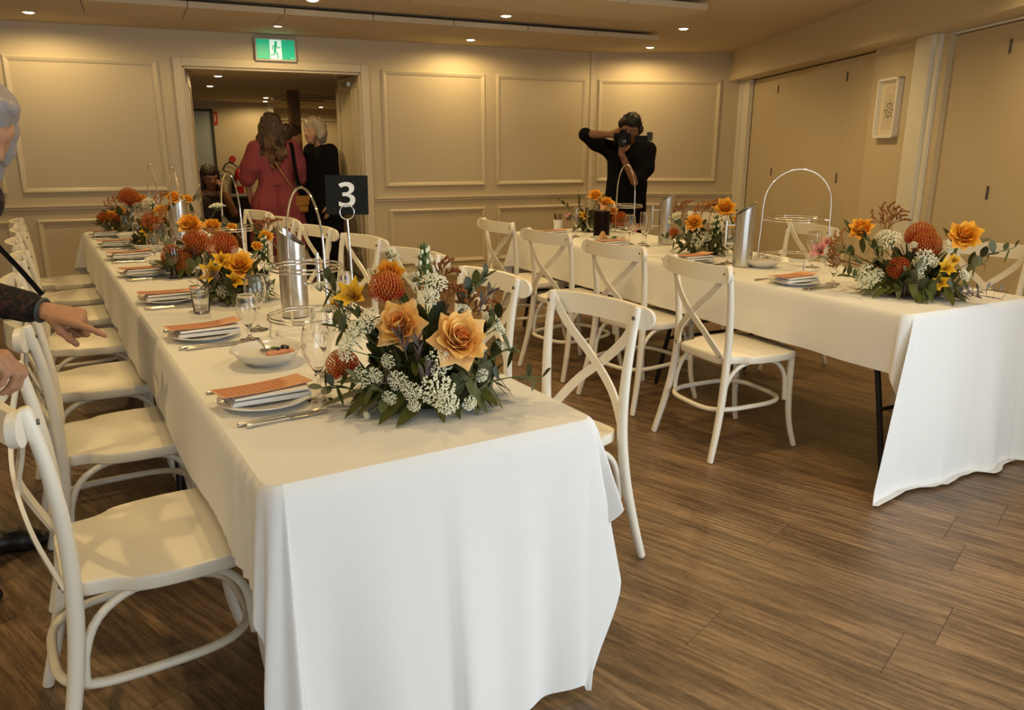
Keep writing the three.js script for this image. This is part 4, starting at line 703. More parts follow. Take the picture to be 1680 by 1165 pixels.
// ---------------------------------------------------------------- flowers
// layout of each arrangement in centimetres: [kind, x right, y up, z toward the camera side, radius, lean, yaw]
const LAYOUT = {
  F1: [["ro",-6.8,21.6,7.0,7.86,48,-18],["ro",7.7,18.9,12.0,8.57,52,14],["oy",-9.8,31.6,-10.0,5.09,40,-10],["p",-10.0,29.6,-1.0,5.18,20,-10],["p",-21.4,11.7,6.0,4.71,30,-62],["y",-18.5,27.2,-2.0,5.84,50,-20],["y",-23.6,23.4,-8.0,3.25,35,-40],["u",-14.1,22.5,6.0,3.49],["u",-17.2,20.1,9.0,3.45],["u",-19.3,16.7,11.0,3.27],["u",-9.2,36.2,-13.0,2.83],["u",2.0,30.4,0.0,3.59],["u",0.5,27.5,3.0,2.77],["u",-13.1,31.6,-10.0,2.79],["u",-3.2,30.8,-7.0,2.59],["u",-27.0,29.1,-5.0,2.56],["u",-25.0,23.4,-4.0,2.07],["u",2.5,13.5,14.0,3.37],["u",-16.0,10.4,14.0,2.64],["u",-12.7,11.1,15.0,2.04],["u",-9.6,13.9,13.0,1.91],["u",-7.3,9.5,15.0,2.63],["u",-3.9,7.4,17.0,2.46],["u",1.9,7.7,17.0,4.34],["u",4.3,4.8,19.0,2.87],["u",-9.4,5.9,17.0,1.88],["u",-3.6,4.5,19.0,1.58],["u",9.6,4.3,18.0,1.87],["u",12.8,10.6,16.0,1.74],["u",17.8,19.0,2.0,2.32],["u",18.6,14.7,4.0,1.84],["u",9.4,23.5,0.0,2.19],["u",-14.7,2.9,20.0,0.86],["g",-0.3,32.8,-5.0,6.08],["k",3.3,31.8,-9.0,6.53,8],["k",13.5,24.2,-4.0,7.57,42],["k",6.3,28.0,-2.0,4.73,20],["s",-2.2,14.9,13.0,4.12,0],["s",-5.9,17.0,12.0,2.96,-15],["s",-9.6,6.8,12.0,2.96,-60],["s",14.8,25.1,0.0,3.44,30],["e",19.4,6.9,10.0,8.2,80],["e",-21.4,5.8,9.0,4.2,-82],["e",12.0,26.6,-5.0,5.6,35],["e",17.6,11.7,5.0,5.34,60],["e",-12.5,6.7,14.0,5.13,-50],["e",-23.4,26.1,-7.0,5.66,-25],["e",-15.6,18.5,0.0,6.25,-28],["e",-20.0,17.7,3.0,4.62,-45],["g",-21.4,25.2,-6.0,3.54],["e",14.7,16.6,2.0,5.42,35],["u",16.4,21.0,0.0,2.34],["u",12.9,15.3,6.0,1.98],["s",-0.7,10.1,15.0,2.92,20],["e",8.0,7.1,15.0,5.11,50]],
  F2: [["oy",0.8,15.6,6.0,7.66,50,0],["oy",12.8,25.8,-8.0,3.99,35,20],["oy",8.6,22.1,-3.0,3.14,30,20],["p",-5.2,23.3,-2.0,7.31,35,0],["y",-10.2,12.5,6.0,6.64,60,-25],["y",-6.1,18.2,6.0,4.6,50,-5],["y",-1.8,9.6,9.0,5.57,60,5],["u",9.7,7.6,5.0,4.61],["u",11.6,13.6,2.0,3.36],["u",-6.8,5.4,10.0,2.78],["u",8.4,0.6,9.0,3.8],["k",12.9,30.5,-12.0,8.07,10],["g",11.6,20.5,-5.0,5.27],["e",-10.6,5.4,10.0,6.31,-60],["e",-4.3,4.1,11.0,5.04,-20],["e",7.1,2.1,10.0,5.05,30],["e",12.5,9.3,0.0,6.49,40],["s",-7.6,9.2,11.0,3.53,-30],["s",10.1,3.4,10.0,3.79,20]],
  F3: [["oy",3.1,25.0,-6.0,7.81,35,-10],["oy",13.7,23.8,-5.0,5.61,35,15],["oy",23.0,22.5,-5.0,3.43,30,20],["p",-6.7,10.7,5.0,6.69,45,-45],["p",4.9,16.6,3.0,7.94,35,0],["p",-1.8,7.3,7.0,6.05,50,-20],["u",16.9,32.7,-8.0,4.08],["u",-3.0,15.2,4.0,3.05],["u",1.2,4.1,8.0,2.72],["k",-8.8,30.3,-10.0,6.31,-20],["e",-2.4,1.8,7.0,6.05,-50],["e",8.2,4.5,5.0,6.08,40],["e",-5.5,3.0,5.0,6.08,-70],["s",3.6,9.4,7.0,3.63,0]],
  F4: [["oy",13.3,31.7,-5.0,5.87,30,0],["oy",21.5,30.1,-5.0,4.3,30,20],["p",-0.8,17.4,2.0,7.72,40,-10],["y",-3.8,12.2,4.0,5.77,50,-20],["y",-5.4,6.6,6.0,5.36,60,-20],["oy",4.7,23.5,0,5.43,40,0],["u",-1.9,29.2,-2.0,3.5],["k",5.9,31.6,-6.0,7.06,10],["g",0.8,23.3,-2.0,5.84],["e",-5.7,3.9,6.0,6.9,-50],["e",3.8,3.8,5.0,6.91,40],["e",-9.6,2.6,5.0,4.99,-80]],
  F5: [["p",5.9,26.9,-3.0,8.56,30,0],["oy",14.4,25.0,-4.0,5.42,30,10],["k",-4.1,23.7,-3.0,9.01,-10],["p",-12.0,13.8,3.0,4.46,45,-40],["oy",-7.6,14.7,3.0,4.46,45,-20],["p",-4.9,12.9,3.0,4.91,40,0],["k",-14.8,11.7,0,5.38,-50],["oy",-1.3,17.2,0.0,4.93,40,0],["e",-11.2,6.2,3.0,5.8,-70],["e",0.9,8.4,3.0,6.69,20],["e",8.5,16.1,-2.0,6.75,50]],
  G1: [["oy",-23.7,28.5,0.0,6.99,38,-20],["oy",17.3,27.8,3.0,8.26,50,10],["p",0.5,26.4,-4.0,7.34,18,0],["p",3.5,23.3,2.0,6.95,34,8],["p",-6.3,12.9,10.0,5.76,80,-10],["y",11.8,13.9,8.0,5.26,60,20],["y",9.9,7.8,10.0,4.97,70,10],["y",14.6,17.2,5.0,3.71,50,25],["y",7.8,5.9,11.0,3.39,70,0],["u",-11.5,23.4,3.0,5.6],["u",-14.7,25.5,2.0,4.01],["u",-19.6,10.0,10.0,4.19],["u",-17.0,6.9,11.0,3.91],["u",-14.3,9.1,11.0,3.39],["u",-20.4,5.9,11.0,2.87],["u",3.2,18.2,8.0,3.95],["u",1.3,14.3,9.0,3.41],["u",6.6,16.3,8.0,2.63],["u",2.1,9.9,11.0,2.35],["u",3.1,6.1,12.0,2.08],["u",19.0,11.1,6.0,2.91],["u",-1.6,22.9,7.0,1.58],["u",11.9,21.8,5.0,2.12],["k",-13.6,35.3,-3.0,8.94,4],["k",-32.8,21.1,0.0,8.06,-58],["k",-33.3,14.7,3.0,5.87,-75],["k",-10.9,32.4,-5.0,6.81,22],["e",26.9,18.4,0.0,9.41,62],["e",-25.1,15.2,6.0,6.61,-60],["e",-23.6,6.3,9.0,5.77,-70],["e",-13.2,15.3,7.0,6.59,-20],["e",-2.6,5.5,12.0,5.72,0],["e",21.3,12.2,4.0,7.18,45],["e",13.1,3.0,10.0,7.85,60],["s",27.8,4.2,5.0,7.16,82],["s",25.0,2.1,8.0,7.89,85],["s",18.3,2.0,10.0,6.54,70],["s",-2.6,3.4,12.0,3.9,0],["e",-17.2,19.1,5.0,6.63,-35],["m",-40.1,17.3,2.0,6.15,60,-30],["m",-37.1,21.1,0.0,4.03,40,-30]],
  G2: [["oy",-7.0,19.7,5.0,6.65,45,-10],["oy",10.8,28.3,0.0,7.84,45,5],["oy",18.7,20.9,-2.0,4.5,30,30],["k",-15.0,27.7,-2.0,8.62,-12],["k",-2.6,27.6,-3.0,8.63,4],["k",3.8,29.1,-4.0,6.77,14],["p",-18.8,13.1,6.0,3.69,50,-30],["g",6.3,14.0,4.0,8.51],["u",-4.4,10.0,8.0,4.41],["u",-1.8,5.7,9.0,4.03],["u",0.7,11.5,8.0,3.31],["u",-18.5,21.4,3.0,4.82],["y",16.8,14.7,0.0,4.48,40,20],["e",-16.5,6.3,8.0,7.35,-60],["e",-9.2,5.7,9.0,6.6,-20],["e",12.9,6.9,7.0,7.36,50],["e",9.2,9.9,7.0,7.36,20],["e",-14.8,15.3,5.0,7.39,-40],["e",15.5,4.2,6.0,5.53,80]],
  G3: [["oy",1.9,27.4,0.0,6.7,35,-10],["oy",11.0,20.9,2.0,7.63,45,10],["oy",16.2,16.1,2.0,4.77,50,20],["p",21.4,9.4,3.0,7.62,45,15],["y",-5.2,11.4,3.0,6.19,50,-10],["k",15.4,18.9,-5.0,5.79,20],["m",-17.2,9.8,2.0,5.25,50,-20],["m",31.8,2.9,5.0,5.7,60,20],["u",25.7,6.6,3.0,3.33],["e",-18.2,15.9,0.0,8.13,-45],["e",-9.6,19.0,-3.0,8.17,-10],["e",-13.3,6.7,4.0,7.13,-60],["s",-8.6,3.8,4.0,5.71,-20],["e",24.8,2.7,3.0,6.19,60]]};
const vmat = (rough, o = {}) => new THREE.MeshPhysicalMaterial({ color: 0xffffff, vertexColors: true, roughness: rough, side: THREE.DoubleSide, ...o });
function paint(g, f) { const p = g.attributes.position, c = new Float32Array(p.count * 3); for (let i = 0; i < p.count; i++) { const q = f(p.getX(i), p.getY(i), p.getZ(i), i); c.set(q, i * 3); } g.setAttribute('color', new THREE.BufferAttribute(c, 3)); return g; }
const mix3 = (a, b, t) => a.map((v, i) => v + (b[i] - v) * Math.max(0, Math.min(1, t)));
// rose petal, unit size: grows up +y from the origin, opens toward +z; pigment runs from base to rim
function petalGeo(open, width, cup, point, base, rim) {
  const U = 8, W = 8, pos = [], idx = [], col = [];
  for (let j = 0; j <= W; j++) for (let i = 0; i <= U; i++) {
    const v = j / W, u = i / U * 2 - 1;
    const wd = width * Math.pow(Math.sin(Math.PI * Math.min(0.94, 0.1 + 0.62 * v)), 0.8) * (1 - point * 0.75 * Math.max(0, (v - 0.62) / 0.38) ** 1.5);
    const tip = v > 0.9 ? (1 - u * u) * 0.05 * point * (v - 0.9) * 10 : 0;
    const ang = open * (0.25 + 0.95 * v * v), len = v * (1 - 0.10 * u * u * (v > 0.6 ? 1 : 0)) + tip;
    let y = 0, z = 0; const n = 6; for (let k = 0; k < n; k++) { const a = open * (0.3 + 1.1 * ((k + 0.5) / n * v) ** 1.4); y += Math.cos(a) * len / n; z += Math.sin(a) * len / n; }
    const cz = -cup * u * u * (0.35 + 0.65 * Math.sin(v * Math.PI)) * wd * 2 + (v > 0.78 ? 0.12 * (v - 0.78) * 4.5 * u * u * wd : 0);
    pos.push(u * wd, y - Math.sin(ang) * cz * 0.6, z + Math.cos(ang) * cz + 0.012 * Math.sin(u * 5 + v * 4));
    col.push(...mix3(base, rim, v * 1.5 - 0.15));
  }
  for (let j = 0; j < W; j++) for (let i = 0; i < U; i++) { const a = j * (U + 1) + i; idx.push(a, a + 1, a + U + 1, a + 1, a + U + 2, a + U + 1); }
  const g = new THREE.BufferGeometry(); g.setAttribute('position', new THREE.Float32BufferAttribute(pos, 3)); g.setAttribute('color', new THREE.Float32BufferAttribute(col, 3)); g.setIndex(idx); g.computeVertexNormals(); return g;
}
const petalMat = vmat(0.6, { sheen: 0.3, sheenRoughness: 0.5, transmission: 0.12, thickness: 0 });
const PEACH = { base: [0.88, 0.18, 0.10], mid: [0.94, 0.42, 0.10], rim: [0.96, 0.59, 0.16], out: [0.96, 0.61, 0.25] }, ORANGE = { base: [0.84, 0.18, 0.02], mid: [0.92, 0.38, 0.02], rim: [0.95, 0.50, 0.03], out: [0.95, 0.50, 0.08] };
const roseKit = (c) => [petalGeo(0.05, 0.36, 0.95, 0.15, c.base, c.mid), petalGeo(0.24, 0.44, 0.75, 0.3, c.base, c.rim), petalGeo(0.55, 0.48, 0.5, 0.7, c.base, c.rim), petalGeo(0.92, 0.46, 0.34, 0.95, c.mid, c.rim), petalGeo(1.28, 0.43, 0.25, 1.1, c.rim, c.out)];
const kits = { ro: roseKit(PEACH), oy: roseKit(ORANGE) };
const sepalMat = mat([0.05, 0.10, 0.03], 0.6, { side: THREE.DoubleSide });
const budG = new THREE.SphereGeometry(0.16, 10, 8).scale(1, 1.3, 1);
function orient(o, lean, yaw) { o.rotation.set(lean * D2R, yaw * D2R, 0, 'YXZ'); }
function rose(parent, kind, x, y, z, r, lean, yaw, name) {
  const g = new THREE.Group(); g.name = name; g.position.set(x, y, z); orient(g, lean, yaw); parent.add(g); const k = kits[kind], s = r;
  const ring = (geo, n, sc, rad, yo, ph) => { for (let i = 0; i < n; i++) { const a = (i + ph) / n * Math.PI * 2 + rr(-0.22, 0.22), p = mesh('petal', geo, petalMat, g); p.position.set(Math.sin(a) * rad * s, (yo - 0.75) * s, Math.cos(a) * rad * s); p.rotation.set(rr(-0.1, 0.14), a, rr(-0.08, 0.08), 'YXZ'); p.scale.setScalar(s * sc * rr(0.86, 1.08)); } };
  ring(k[0], 3, 0.66, 0.03, 0.50, 0.3); ring(k[0], 5, 0.76, 0.11, 0.43, 0.1); ring(k[1], 5, 0.86, 0.17, 0.36, 0.5); ring(k[2], 6, 0.96, 0.18, 0.27, 0.2); ring(k[3], 6, 0.98, 0.16, 0.19, 0.6); ring(k[4], 7, 1.04, 0.14, 0.10, 0.15);
  mesh('calyx', budG.clone().scale(s, s, s).translate(0, -0.72 * s, 0), sepalMat, g);
  return g;
}
// pincushion: a dome of curved styles, red to orange with yellow tips
const pinKit = (() => {
  const list = []; let n = 200;
  for (let i = 0; i < n; i++) {
    const f = (i + 0.5) / n, th = Math.acos(1 - 1.25 * f), ph = i * 2.39996, d = V(Math.sin(th) * Math.cos(ph), Math.cos(th), Math.sin(th) * Math.sin(ph)), o = V(Math.cos(ph), 0, Math.sin(ph));
    const a = d.clone().multiplyScalar(0.25), b = d.clone().multiplyScalar(0.62).addScaledVector(o, 0.10), c = d.clone().multiplyScalar(0.86).addScaledVector(o, 0.05).add(V(0, 0.14, 0)), e = d.clone().multiplyScalar(0.93).addScaledVector(o, -0.06).add(V(0, 0.20, 0));
    list.push(paint(tube([a, b, c, e], (u) => (u > 0.9 ? 0.027 : 0.018), 5, 4).toNonIndexed(), (x, y, z) => { const t = Math.hypot(x, y, z); return t > 0.9 ? [0.66, 0.22, 0.03] : mix3([0.36, 0.008, 0.014], [0.62, 0.055, 0.015], (t - 0.3) * 1.8); }));
  }
  return [mergeGeometries(list), new THREE.SphereGeometry(0.42, 14, 10)];
})();
const pinMat = vmat(0.5), pinCore = mat([0.25, 0.07, 0.02], 0.8), pinRest = vmat(0.5);
// yellow lily-like bloom: six narrow petals
const lilyPetal = (c0, c1) => petalGeo(0.75, 0.26, 0.35, 1.0, c0, c1);
const lilyY = lilyPetal([0.58, 0.28, 0.01], [0.94, 0.56, 0.015]), lilyM = lilyPetal([0.75, 0.42, 0.36], [0.82, 0.36, 0.38]);
const anther = mat([0.2, 0.07, 0.02], 0.7), greenStem = mat([0.10, 0.17, 0.045], 0.6);
// white lace umbels: a shallow dome of tiny florets on thin rays
const floretG = new THREE.IcosahedronGeometry(1, 0);
function umbelGeo(n, sd) {
  const list = [], stems = []; let s = sd;
  const h = () => hash(s++, sd * 31, 5);
  for (let i = 0; i < n; i++) {
    const r = Math.sqrt((i + 0.5) / n), a = i * 2.39996 + h() * 0.5, x = r * Math.cos(a), z = r * Math.sin(a), y = 0.42 * (1 - r * r) + (h() - 0.5) * 0.12, sz = 0.044 + 0.022 * h();
    for (let k = 0; k < 3; k++) list.push(floretG.clone().scale(sz, sz * 0.7, sz).rotateY(h() * 6).translate(x + (h() - 0.5) * 0.14, y + (h() - 0.5) * 0.07, z + (h() - 0.5) * 0.14));
    if (i % 4 === 0) stems.push(tube([[0, -0.55, 0], [x * 0.5, -0.18, z * 0.5], [x * 0.97, y - 0.03, z * 0.97]], 0.017, 4, 3));
  }
  return [merge(list), merge(stems)];
}
const umbels = [umbelGeo(110, 1), umbelGeo(90, 2), umbelGeo(120, 3)];
const laceMat = mat([0.92, 0.89, 0.66], 0.8);
// leaves
function leafGeo(w, fold, bend) {
  const W = 6, pos = [], idx = [];
  for (let j = 0; j <= W; j++) { const v = j / W, wd = w * Math.pow(Math.sin(Math.PI * Math.min(1, 0.04 + 0.96 * v)), 0.75); for (const u of [-1, 0, 1]) pos.push(u * wd, Math.sin(v * bend) / Math.max(0.3, bend) + (u ? fold * wd : 0) - 0 * v, v * 1.0); }
  for (let j = 0; j < W; j++) for (let i = 0; i < 2; i++) { const a = j * 3 + i; idx.push(a, a + 3, a + 1, a + 1, a + 3, a + 4); }
  const g = new THREE.BufferGeometry(); g.setAttribute('position', new THREE.Float32BufferAttribute(pos, 3)); g.setIndex(idx); g.computeVertexNormals(); return g;
}
const leafGs = [leafGeo(0.3, 0.3, 0.5), leafGeo(0.26, 0.2, -0.5), leafGeo(0.34, 0.25, 0.2)], roundLeaf = leafGeo(0.42, 0.12, 0.3), thinLeaf = leafGeo(0.21, 0.3, 0.7);
const leafMats = [mat([0.052, 0.060, 0.009], 0.5, { side: THREE.DoubleSide }), mat([0.080, 0.088, 0.014], 0.5, { side: THREE.DoubleSide }), mat([0.032, 0.038, 0.008], 0.45, { side: THREE.DoubleSide })];
const eucMats = [mat([0.125, 0.13, 0.062], 0.6, { side: THREE.DoubleSide }), mat([0.085, 0.098, 0.034], 0.55, { side: THREE.DoubleSide })];
const silverMats = [mat([0.20, 0.17, 0.17], 0.55, { side: THREE.DoubleSide }), mat([0.13, 0.09, 0.10], 0.55, { side: THREE.DoubleSide })];
const pawMat = [mat([0.42, 0.15, 0.015], 0.7), mat([0.26, 0.085, 0.015], 0.7)];
function leafAt(parent, geo, m, p, dir, size, roll = 0) {
  const o = mesh('leaf', geo, m, parent); o.position.copy(p); const d = dir.clone().normalize(); o.rotation.set(-Math.asin(Math.max(-1, Math.min(1, d.y))), Math.atan2(d.x, d.z), roll, 'YXZ'); o.scale.setScalar(size); return o;
}
function branch(parent, x, y, z, len, angle, kind) {       // a leafy branch whose tip reaches past (x, y, z); angle 0 is upright, + leans right
  const a = angle * D2R, d = V(Math.sin(a), Math.cos(a), rr(-0.15, 0.25)).normalize(), tip = V(x, y, z).addScaledVector(d, len * 0.5), root = V(x, y, z).addScaledVector(d, -len * 0.5); root.y = Math.max(0.012, root.y); tip.y = Math.max(0.012, tip.y);
  const mid = root.clone().lerp(tip, 0.55).add(V(0, 0.012, 0.006));
  const g = new THREE.Group(); g.name = kind === 's' ? 'silver_sprig' : 'foliage_branch'; parent.add(g);
  mesh('stem', tube([root, mid, tip], 0.0016, 8, 4), kind === 's' ? silverMats[1] : greenStem, g);
  const curve = new THREE.CatmullRomCurve3([root, mid, tip]), n = kind === 's' ? 11 : 9;
  for (let i = 0; i < n; i++) {
    const t = 0.12 + 0.88 * i / (n - 1), p = curve.getPoint(t), tg = curve.getTangent(t), sd = i % 2 ? 1 : -1, side = V(tg.y, -tg.x, 0).multiplyScalar(sd * 0.9).add(V(0, 0, rr(-0.5, 0.9))).addScaledVector(tg, i === n - 1 ? 3 : 0.55);
    const sz = (kind === 's' ? 0.033 : rr(0.034, 0.052)) * (1 - 0.35 * t);
    const q = side.clone().normalize(); if (p.y + q.y * sz < 0.006) side.y = Math.abs(side.y) * 0.2;
    leafAt(g, kind === 's' ? thinLeaf : rnd() < 0.4 ? roundLeaf : leafGs[i % 3], kind === 's' ? silverMats[i % 2] : rnd() < 0.45 ? eucMats[i % 2] : leafMats[i % 3], p, side, sz, rr(-0.6, 0.6));
  }
}
function arrangement(key, label, x, z, w, opt = {}) {
  const t = thing('floral_arrangement', label, 'flowers', [x, TY, z], Math.atan2(-x, -z), 'floral centrepieces'), items = LAYOUT[key];
  // the dish with wet foam that everything is stuck in
  mesh('foam_dish', merge([lathe([[0.0001, 0], [w * 0.42, 0], [w * 0.45, 0.035], [w * 0.43, 0.035], [0.0001, 0.03]], 24), sph(w * 0.36, 0, 0.045, 0, 16, 0.55)]), leafMats[2], t);
  const hub = V(0, 0.05, 0);
  for (const [kind, cx, cy, cz, cr, lean = 30, yaw = 0] of items) {
    const p = V(cx / 100, cy / 100, cz / 100), r = cr / 100;
    if (kind === 'ro' || kind === 'oy') { rose(t, kind, p.x, p.y, p.z, r, lean, yaw, kind === 'ro' ? 'peach_rose' : 'orange_rose'); mesh('stem', tube([hub, hub.clone().lerp(p, 0.6).add(V(0, 0.01, -0.01)), p.clone().add(V(0, -0.5 * r, -0.3 * r))], 0.0022, 8, 5), greenStem, t); for (let k = 0; k < 4; k++) { const a = rr(3.4, 6.0); leafAt(t, leafGs[k % 3], leafMats[k % 3], p.clone().add(V(Math.cos(a) * r * 0.4, -0.6 * r, Math.sin(a) * r * 0.4)), V(Math.cos(a), rr(-0.3, 0.3), Math.sin(a)), rr(0.05, 0.075), rr(-0.4, 0.4)); } }
    else if (kind === 'p') { const g = new THREE.Group(); g.name = 'pincushion_flower'; g.position.copy(p); orient(g, lean, yaw); t.add(g); const m = mesh('pins', pinKit[0], pinMat, g, { s: r }); m.position.y = -0.35 * r; const c = mesh('flower_head', pinKit[1], pinCore, g, { s: r }); c.position.y = -0.35 * r; mesh('stem', tube([hub, hub.clone().lerp(p, 0.5), p.clone().add(V(0, -0.4 * r, -0.2 * r))], 0.003, 6, 5), greenStem, t); }
    else if (kind === 'y' || kind === 'm') { const g = new THREE.Group(); g.name = kind === 'y' ? 'yellow_lily' : 'pink_lily'; g.position.copy(p); orient(g, lean, yaw); t.add(g); for (let k = 0; k < 6; k++) { const q = mesh('petal', kind === 'y' ? lilyY : lilyM, petalMat, g); q.rotation.set(rr(0.1, 0.35), k / 6 * Math.PI * 2 + rr(-0.1, 0.1), 0, 'YXZ'); q.scale.setScalar(r * 1.12 * rr(0.9, 1.1)); q.position.y = -0.45 * r; } for (let k = 0; k < 3; k++) mesh('stamen', tube([[0, -0.4 * r, 0], [0.1 * r * Math.cos(k * 2.1), 0.1 * r, 0.1 * r * Math.sin(k * 2.1)], [0.2 * r * Math.cos(k * 2.1), 0.42 * r, 0.2 * r * Math.sin(k * 2.1)]], 0.0012, 5, 4), anther, g); mesh('stem', tube([hub, hub.clone().lerp(p, 0.5), p.clone().add(V(0, -0.4 * r, 0))], 0.002, 6, 4), greenStem, t); }
    else if (kind === 'u') { const g = new THREE.Group(), u = umbels[Math.floor(rnd() * 3)]; g.name = 'lace_umbel'; g.position.copy(p); const o = p.clone().sub(hub); orient(g, Math.min(95, 30 + o.z * 420), Math.atan2(o.x, Math.max(0.05, o.z + 0.08)) / D2R); t.add(g); const m = mesh('florets', u[0], laceMat, g, { s: r }); m.userData.kind = 'stuff'; mesh('rays', u[1], greenStem, g, { s: r }); mesh('stem', tube([hub, hub.clone().lerp(p, 0.5).add(V(0, 0.008, 0)), p.clone().addScaledVector(o.normalize(), -0.4 * r)], 0.0013, 6, 4), greenStem, t); }
    else if (kind === 'g') { const g = new THREE.Group(); g.name = 'lace_spike'; g.position.copy(p); t.add(g); const l = [], wl = []; for (let i = 0; i < 90; i++) { const f = i / 90, a = i * 2.4, rad = r * 0.5 * (1 - f * 0.75); l.push(leafGs[i % 3].clone().scale(r * 0.16, r * 0.16, r * 0.4).rotateX(-0.5 - f * 0.6).rotateY(a).translate(Math.sin(a) * rad * 0.6, -r + 1.85 * r * f, Math.cos(a) * rad * 0.6)); if (i % 3 === 0) wl.push(floretG.clone().scale(r * 0.07, r * 0.13, r * 0.07).translate(Math.sin(a) * rad * 1.35, -r + 1.9 * r * f + 0.1 * r, Math.cos(a) * rad * 1.35)); }
      mesh('spike_leaves', merge(l), mat([0.07, 0.14, 0.03], 0.6, { side: THREE.DoubleSide }), g).userData.kind = 'stuff'; mesh('florets', merge(wl), laceMat, g).userData.kind = 'stuff'; mesh('stem', tube([hub, hub.clone().lerp(p, 0.5), p], 0.0025, 6, 5), greenStem, t); }
    else if (kind === 'k') {                                    // kangaroo paw: forked stems with finger-like buds
      const a = lean * D2R, up = V(Math.sin(a), Math.cos(a), 0), root = p.clone().addScaledVector(up, -r * 1.1), l = [tube([hub, root.clone().lerp(hub, 0.3), root], 0.0022, 6, 5)], bl = [];
      const m1 = root.clone().addScaledVector(up, r * 0.7); l.push(tube([root, root.clone().lerp(m1, 0.5), m1], 0.002, 4, 5));
      for (let k = 0; k < 5; k++) { const an = a + (k - 2) * 0.36 + rr(-0.1, 0.1), st = root.clone().lerp(m1, 0.35 + 0.16 * k), e = st.clone().add(V(Math.sin(an), Math.cos(an), rr(-0.35, 0.35)).multiplyScalar(r * rr(0.75, 1.05)));
        l.push(tube([st, st.clone().lerp(e, 0.5).add(V(0, 0.004, 0)), e], 0.0015, 5, 4));
        for (let q = 0; q < 4; q++) { const b = an + (q - 1.5) * 0.5, bp = st.clone().lerp(e, 0.55 + 0.15 * q), be = bp.clone().add(V(Math.sin(b), Math.cos(b), rr(-0.6, 0.6)).multiplyScalar(r * rr(0.22, 0.34))); bl.push(tube([bp, bp.clone().lerp(be, 0.5).add(V(0, -0.001, 0)), be], (u) => 0.0018 + 0.0034 * u, 5, 5)); } }
      const g = new THREE.Group(); g.name = 'kangaroo_paw'; t.add(g); mesh('stem', merge(l), pawMat[1], g); mesh('buds', merge(bl), pawMat[rnd() < 0.5 ? 0 : 1], g); }
    else if (kind === 'e' || kind === 's') branch(t, p.x, p.y, p.z, r * 2.2, lean, kind);
  }
  // filling leaves round the dish
  const n = opt.leaves || 60;
  for (let i = 0; i < n; i++) { const a = i * 2.39996, f = Math.sqrt((i + 0.5) / n), px = Math.cos(a) * w * 0.62 * f, pz = Math.sin(a) * w * 0.5 * f, py = 0.012 + (opt.h || 0.13) * (1 - f * f) * rr(0.5, 1.0); leafAt(t, leafGs[i % 3], rnd() < 0.25 ? eucMats[i % 2] : leafMats[i % 3], V(px, py, pz), V(Math.cos(a) + rr(-0.4, 0.4), rr(0.0, 0.75), Math.sin(a) + rr(-0.4, 0.4)), rr(0.045, 0.075), rr(-0.5, 0.5)); }
  // nothing reaches down into the table: lift what would
  t.updateMatrixWorld(true); const box = new THREE.Box3();
  for (const c of t.children) { box.setFromObject(c, true); if (box.min.y < TY + 0.001) c.position.y += TY + 0.001 - box.min.y; }
  return t;
}
const onAxis = (x, z, d) => { const l = Math.hypot(x, z); return [x + x / l * d, z + z / l * d]; };
arrangement('F1', 'big flower arrangement with two peach roses on the near end of the left table', ...onAxis(0.80, -1.72, 0.06), 0.26, { leaves: 210, h: 0.19 });
arrangement('F2', 'flowers with a large orange rose and yellow lilies, left of the near steel jug', ...onAxis(0.705, -3.37, 0.03), 0.2, { leaves: 70 });
arrangement('F3', 'flowers with orange roses and red pincushions, behind the second arrangement of the left table', ...onAxis(0.635, -4.18, 0.03), 0.2, { leaves: 60 });
arrangement('F4', 'flowers around the farther steel jug on the left table', ...onAxis(0.635, -5.32, 0.03), 0.2, { leaves: 50 });
arrangement('F5', 'farthest brownish orange flowers at the end of the left table', ...onAxis(0.55, -6.28, 0.02), 0.18, { leaves: 40 });
arrangement('G1', 'wide flower arrangement with three pincushions on the near end of the right table', ...onAxis(3.27, -1.99, 0.04), 0.28, { leaves: 170, h: 0.16 });
arrangement('G2', 'flowers with two orange roses between the two jugs on the right table', ...onAxis(3.46, -3.45, 0.02), 0.2, { leaves: 60 });
arrangement('G3', 'flowers with orange roses behind the dark drink jug', ...onAxis(3.66, -4.85, 0.0), 0.18, { leaves: 45 });
